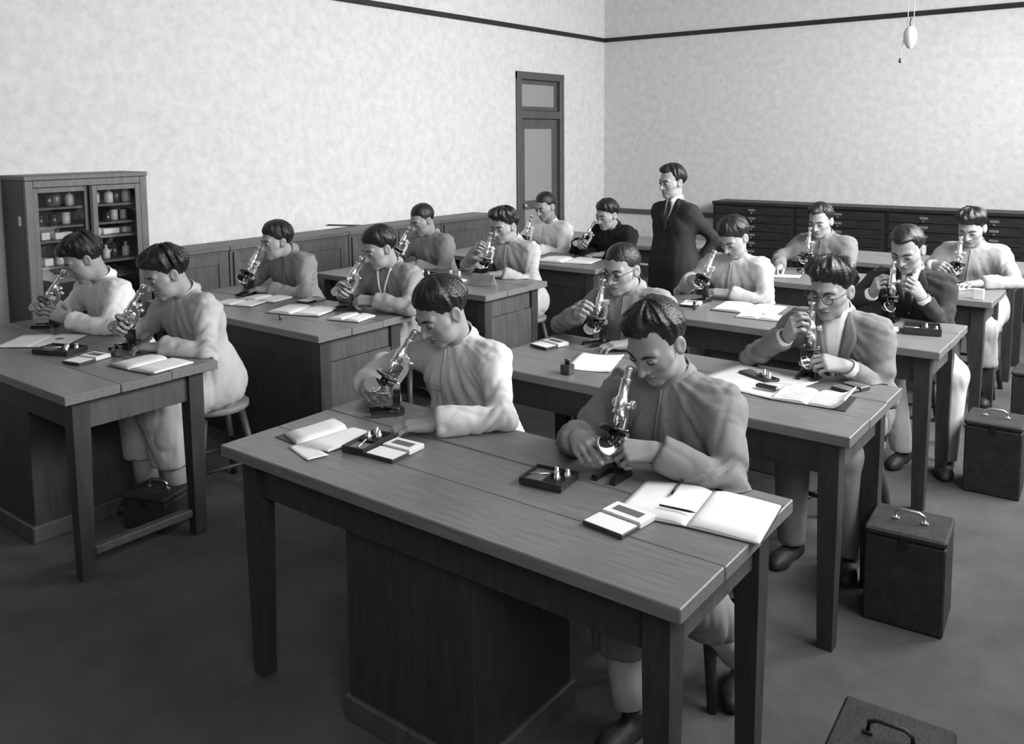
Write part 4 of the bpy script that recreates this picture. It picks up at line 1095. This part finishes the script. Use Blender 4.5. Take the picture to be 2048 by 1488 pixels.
student('L3', -3.83, 4.76, -22, 16, 'man in pale gown with raised right hand, third left-hand table', 'upright microscope at the right of third left-hand table',
        (8, 16, 0), dict(kind=G, garment='gown', c=.40, hair='tousle', fine=1), 'wooden stool at the right of third left-hand table', 18,
        RH=(V3(-.165, -.06, .965), (.5, -.6, .55), (-.7, -.5, .4), 'grip', (-1, .1, -.7)), LH=(V3(.10, -.10, .838), (-.85, -.5, -.05), Z1, 'rest'))
student('L4', -4.40, 6.03, -30, 18, 'man with cropped hair in white gown in front of the door', 'microscope in front of the door, fourth left-hand table',
        (10, 22, 0), dict(kind=G, garment='gown', c=.75, hair='crop', fine=0), 'wooden stool before the door', 19, eyeoff=(.02, .02, .02))
student('L4', -3.745, 6.03, -50, 34, 'man in black gown at the right of the fourth left-hand table', 'microscope in front of the man in black gown',
        (14, 16, 0), dict(kind=G, garment='gown', c=.016, hair='full', fine=0, placket=False), 'wooden stool under the man in black gown', 20)
student('T2', -2.127, 3.50, -20, 14, 'man in grey gown and dark-rimmed spectacles, second right-hand table', 'upright microscope of the spectacled man in grey gown',
        (6, 14, 0), dict(kind=G, garment='gown', c=.28, hair='crop', fine=1, specs='dark-rimmed spectacles on the man in grey gown, second right-hand table'), 'wooden stool under the spectacled man in grey gown', 21,
        RH=(V3(-.155, -.10, .935), (.45, -.65, .5), (-.75, -.4, .4), 'grip', (-1, .1, -.6)), LH=(V3(.15, -.12, .838), (-.78, -.6, -.08), Z1, 'rest'))
student('T2', -1.134, 3.50, 2, 7, 'man in open grey jacket, white shirt and spectacles, second right-hand table', 'upright black-staged microscope of the man in the open jacket',
        (8, 16, 0), dict(kind='suit', garment='jacket', c=.22, hair='tousle', fine=1, tc=.28, vdepth=.30, specs='dark-rimmed spectacles on the man in the open grey jacket'), 'wooden stool under the man in the open grey jacket', 22,
        RH=(V3(-.125, -.085, .965), (.45, -.55, .7), (-.6, -.7, .2), 'grip', (-1, 0, -.8)), LH=(V3(.115, -.075, .872), (-.72, -.62, .2), (.5, -.5, .7), 'grip', (.5, .8, -.3)))
student('T3', -2.169, 4.86, -12, 38, 'man in light grey gown with arm across the third right-hand table', 'glittering tilted microscope at the left of third right-hand table',
        (14, 34, 0), dict(kind=G, garment='gown', c=.46, hair='full', fine=1), 'wooden stool at the left of third right-hand table', 23, eyeoff=(.02, .03, .01),
        LH=(V3(.06, -.06, .845), (-.95, -.2, 0), (0, -.3, .9), 'rest', (1, .1, -.4)))
student('T3', -1.148, 4.86, 0, 12, 'man in dark suit, tie and white cuffs holding his microscope with both hands', 'microscope held with both hands by the man in the dark suit',
        (8, 28, 0), dict(kind='suit', garment='jacket', c=.045, hair='slick', fine=1, tc=.62, tie=True, vdepth=.24, bare=.012, feet=((.03, -.02, .075), (.25, -.02, .075)), knees=((-.03, -.1, .53), (.26, .0, .53))), 'wooden stool under the man in the dark suit', 24,
        RH=(V3(-.145, -.045, .925), (.42, -.5, .75), (-.7, -.6, .2), 'grip', (-1, .1, -.7)), LH=(V3(.115, -.045, .925), (-.42, -.5, .75), (.7, -.6, .2), 'grip', (.55, .8, -.5)))
student('T4', -2.071, 6.30, -20, 10, 'man in grey gown writing with his right hand, fourth right-hand table', 'microscope at the left of fourth right-hand table',
        (6, 18, 0), dict(kind=G, garment='gown', c=.20, hair='side', fine=0), 'wooden stool at the left of fourth right-hand table', 25,
        RH=(V3(-.17, -.30, .845), (-.05, -.97, -.12), (-.35, 0, .9), 'pinch', (-1, .2, -.4)))
student('T4', -1.077, 6.31, 0, 26, 'tousle-haired man in light grey gown at the right of fourth right-hand table', 'microscope at the right end of fourth right-hand table',
        (8, 26, 0), dict(kind=G, garment='gown', c=.36, hair='tousle', fine=0), 'wooden stool at the right end of fourth right-hand table', 26,
        LH=(V3(.12, -.20, .838), (-.7, -.7, -.05), Z1, 'rest', (1, .2, -.4)))
# the standing teacher in the aisle
root = empty('person', (-2.93, 5.80, 0), R(-16), 'standing man in dark three-piece suit and tie between the two columns of tables', 'person')
Ht = np.array((.0, -.015, 1.455), F32); Rt = rot(-9, 9, 2)
J = dict(head=Ht, Rh=Rt, C7=np.array((.0, .04, 1.315), F32), chest=(0, .02, 1.13), belly=(0, .015, .97), hip=(0, .02, .83), seated=False, shw=.150, shz=.088,
         knees=[V3(-.09, .0, .45), V3(.09, -.01, .45)], feet=[V3(-.09, .03, .075), V3(.10, -.01, .075)],
         RH=(V3(-.215, .05, .80), (-.05, -.1, -1), (-.95, .2, .0), 'rest', (-.6, .9, 0)), LH=(V3(.18, .08, .83), (-.2, -.5, -.8), (.9, .1, -.1), 'rest', (.7, .8, 0)))
person(root, J, dict(kind='suit', garment='jacket', c=.030, hair='side', fine=1, tc=.03, tie=True, vdepth=.22, open_eyes=True, fold=.006), 31)

# stools
st = stool(); first = True
for (x, y), lab in SEAT:
    o = st if first else copy_tree(st); first = False
    o.location = (x, y, 0); o.rotation_euler = (0, 0, R(random.uniform(-20, 20))); tag(o, lab, 'stool', 'stools at the tables')
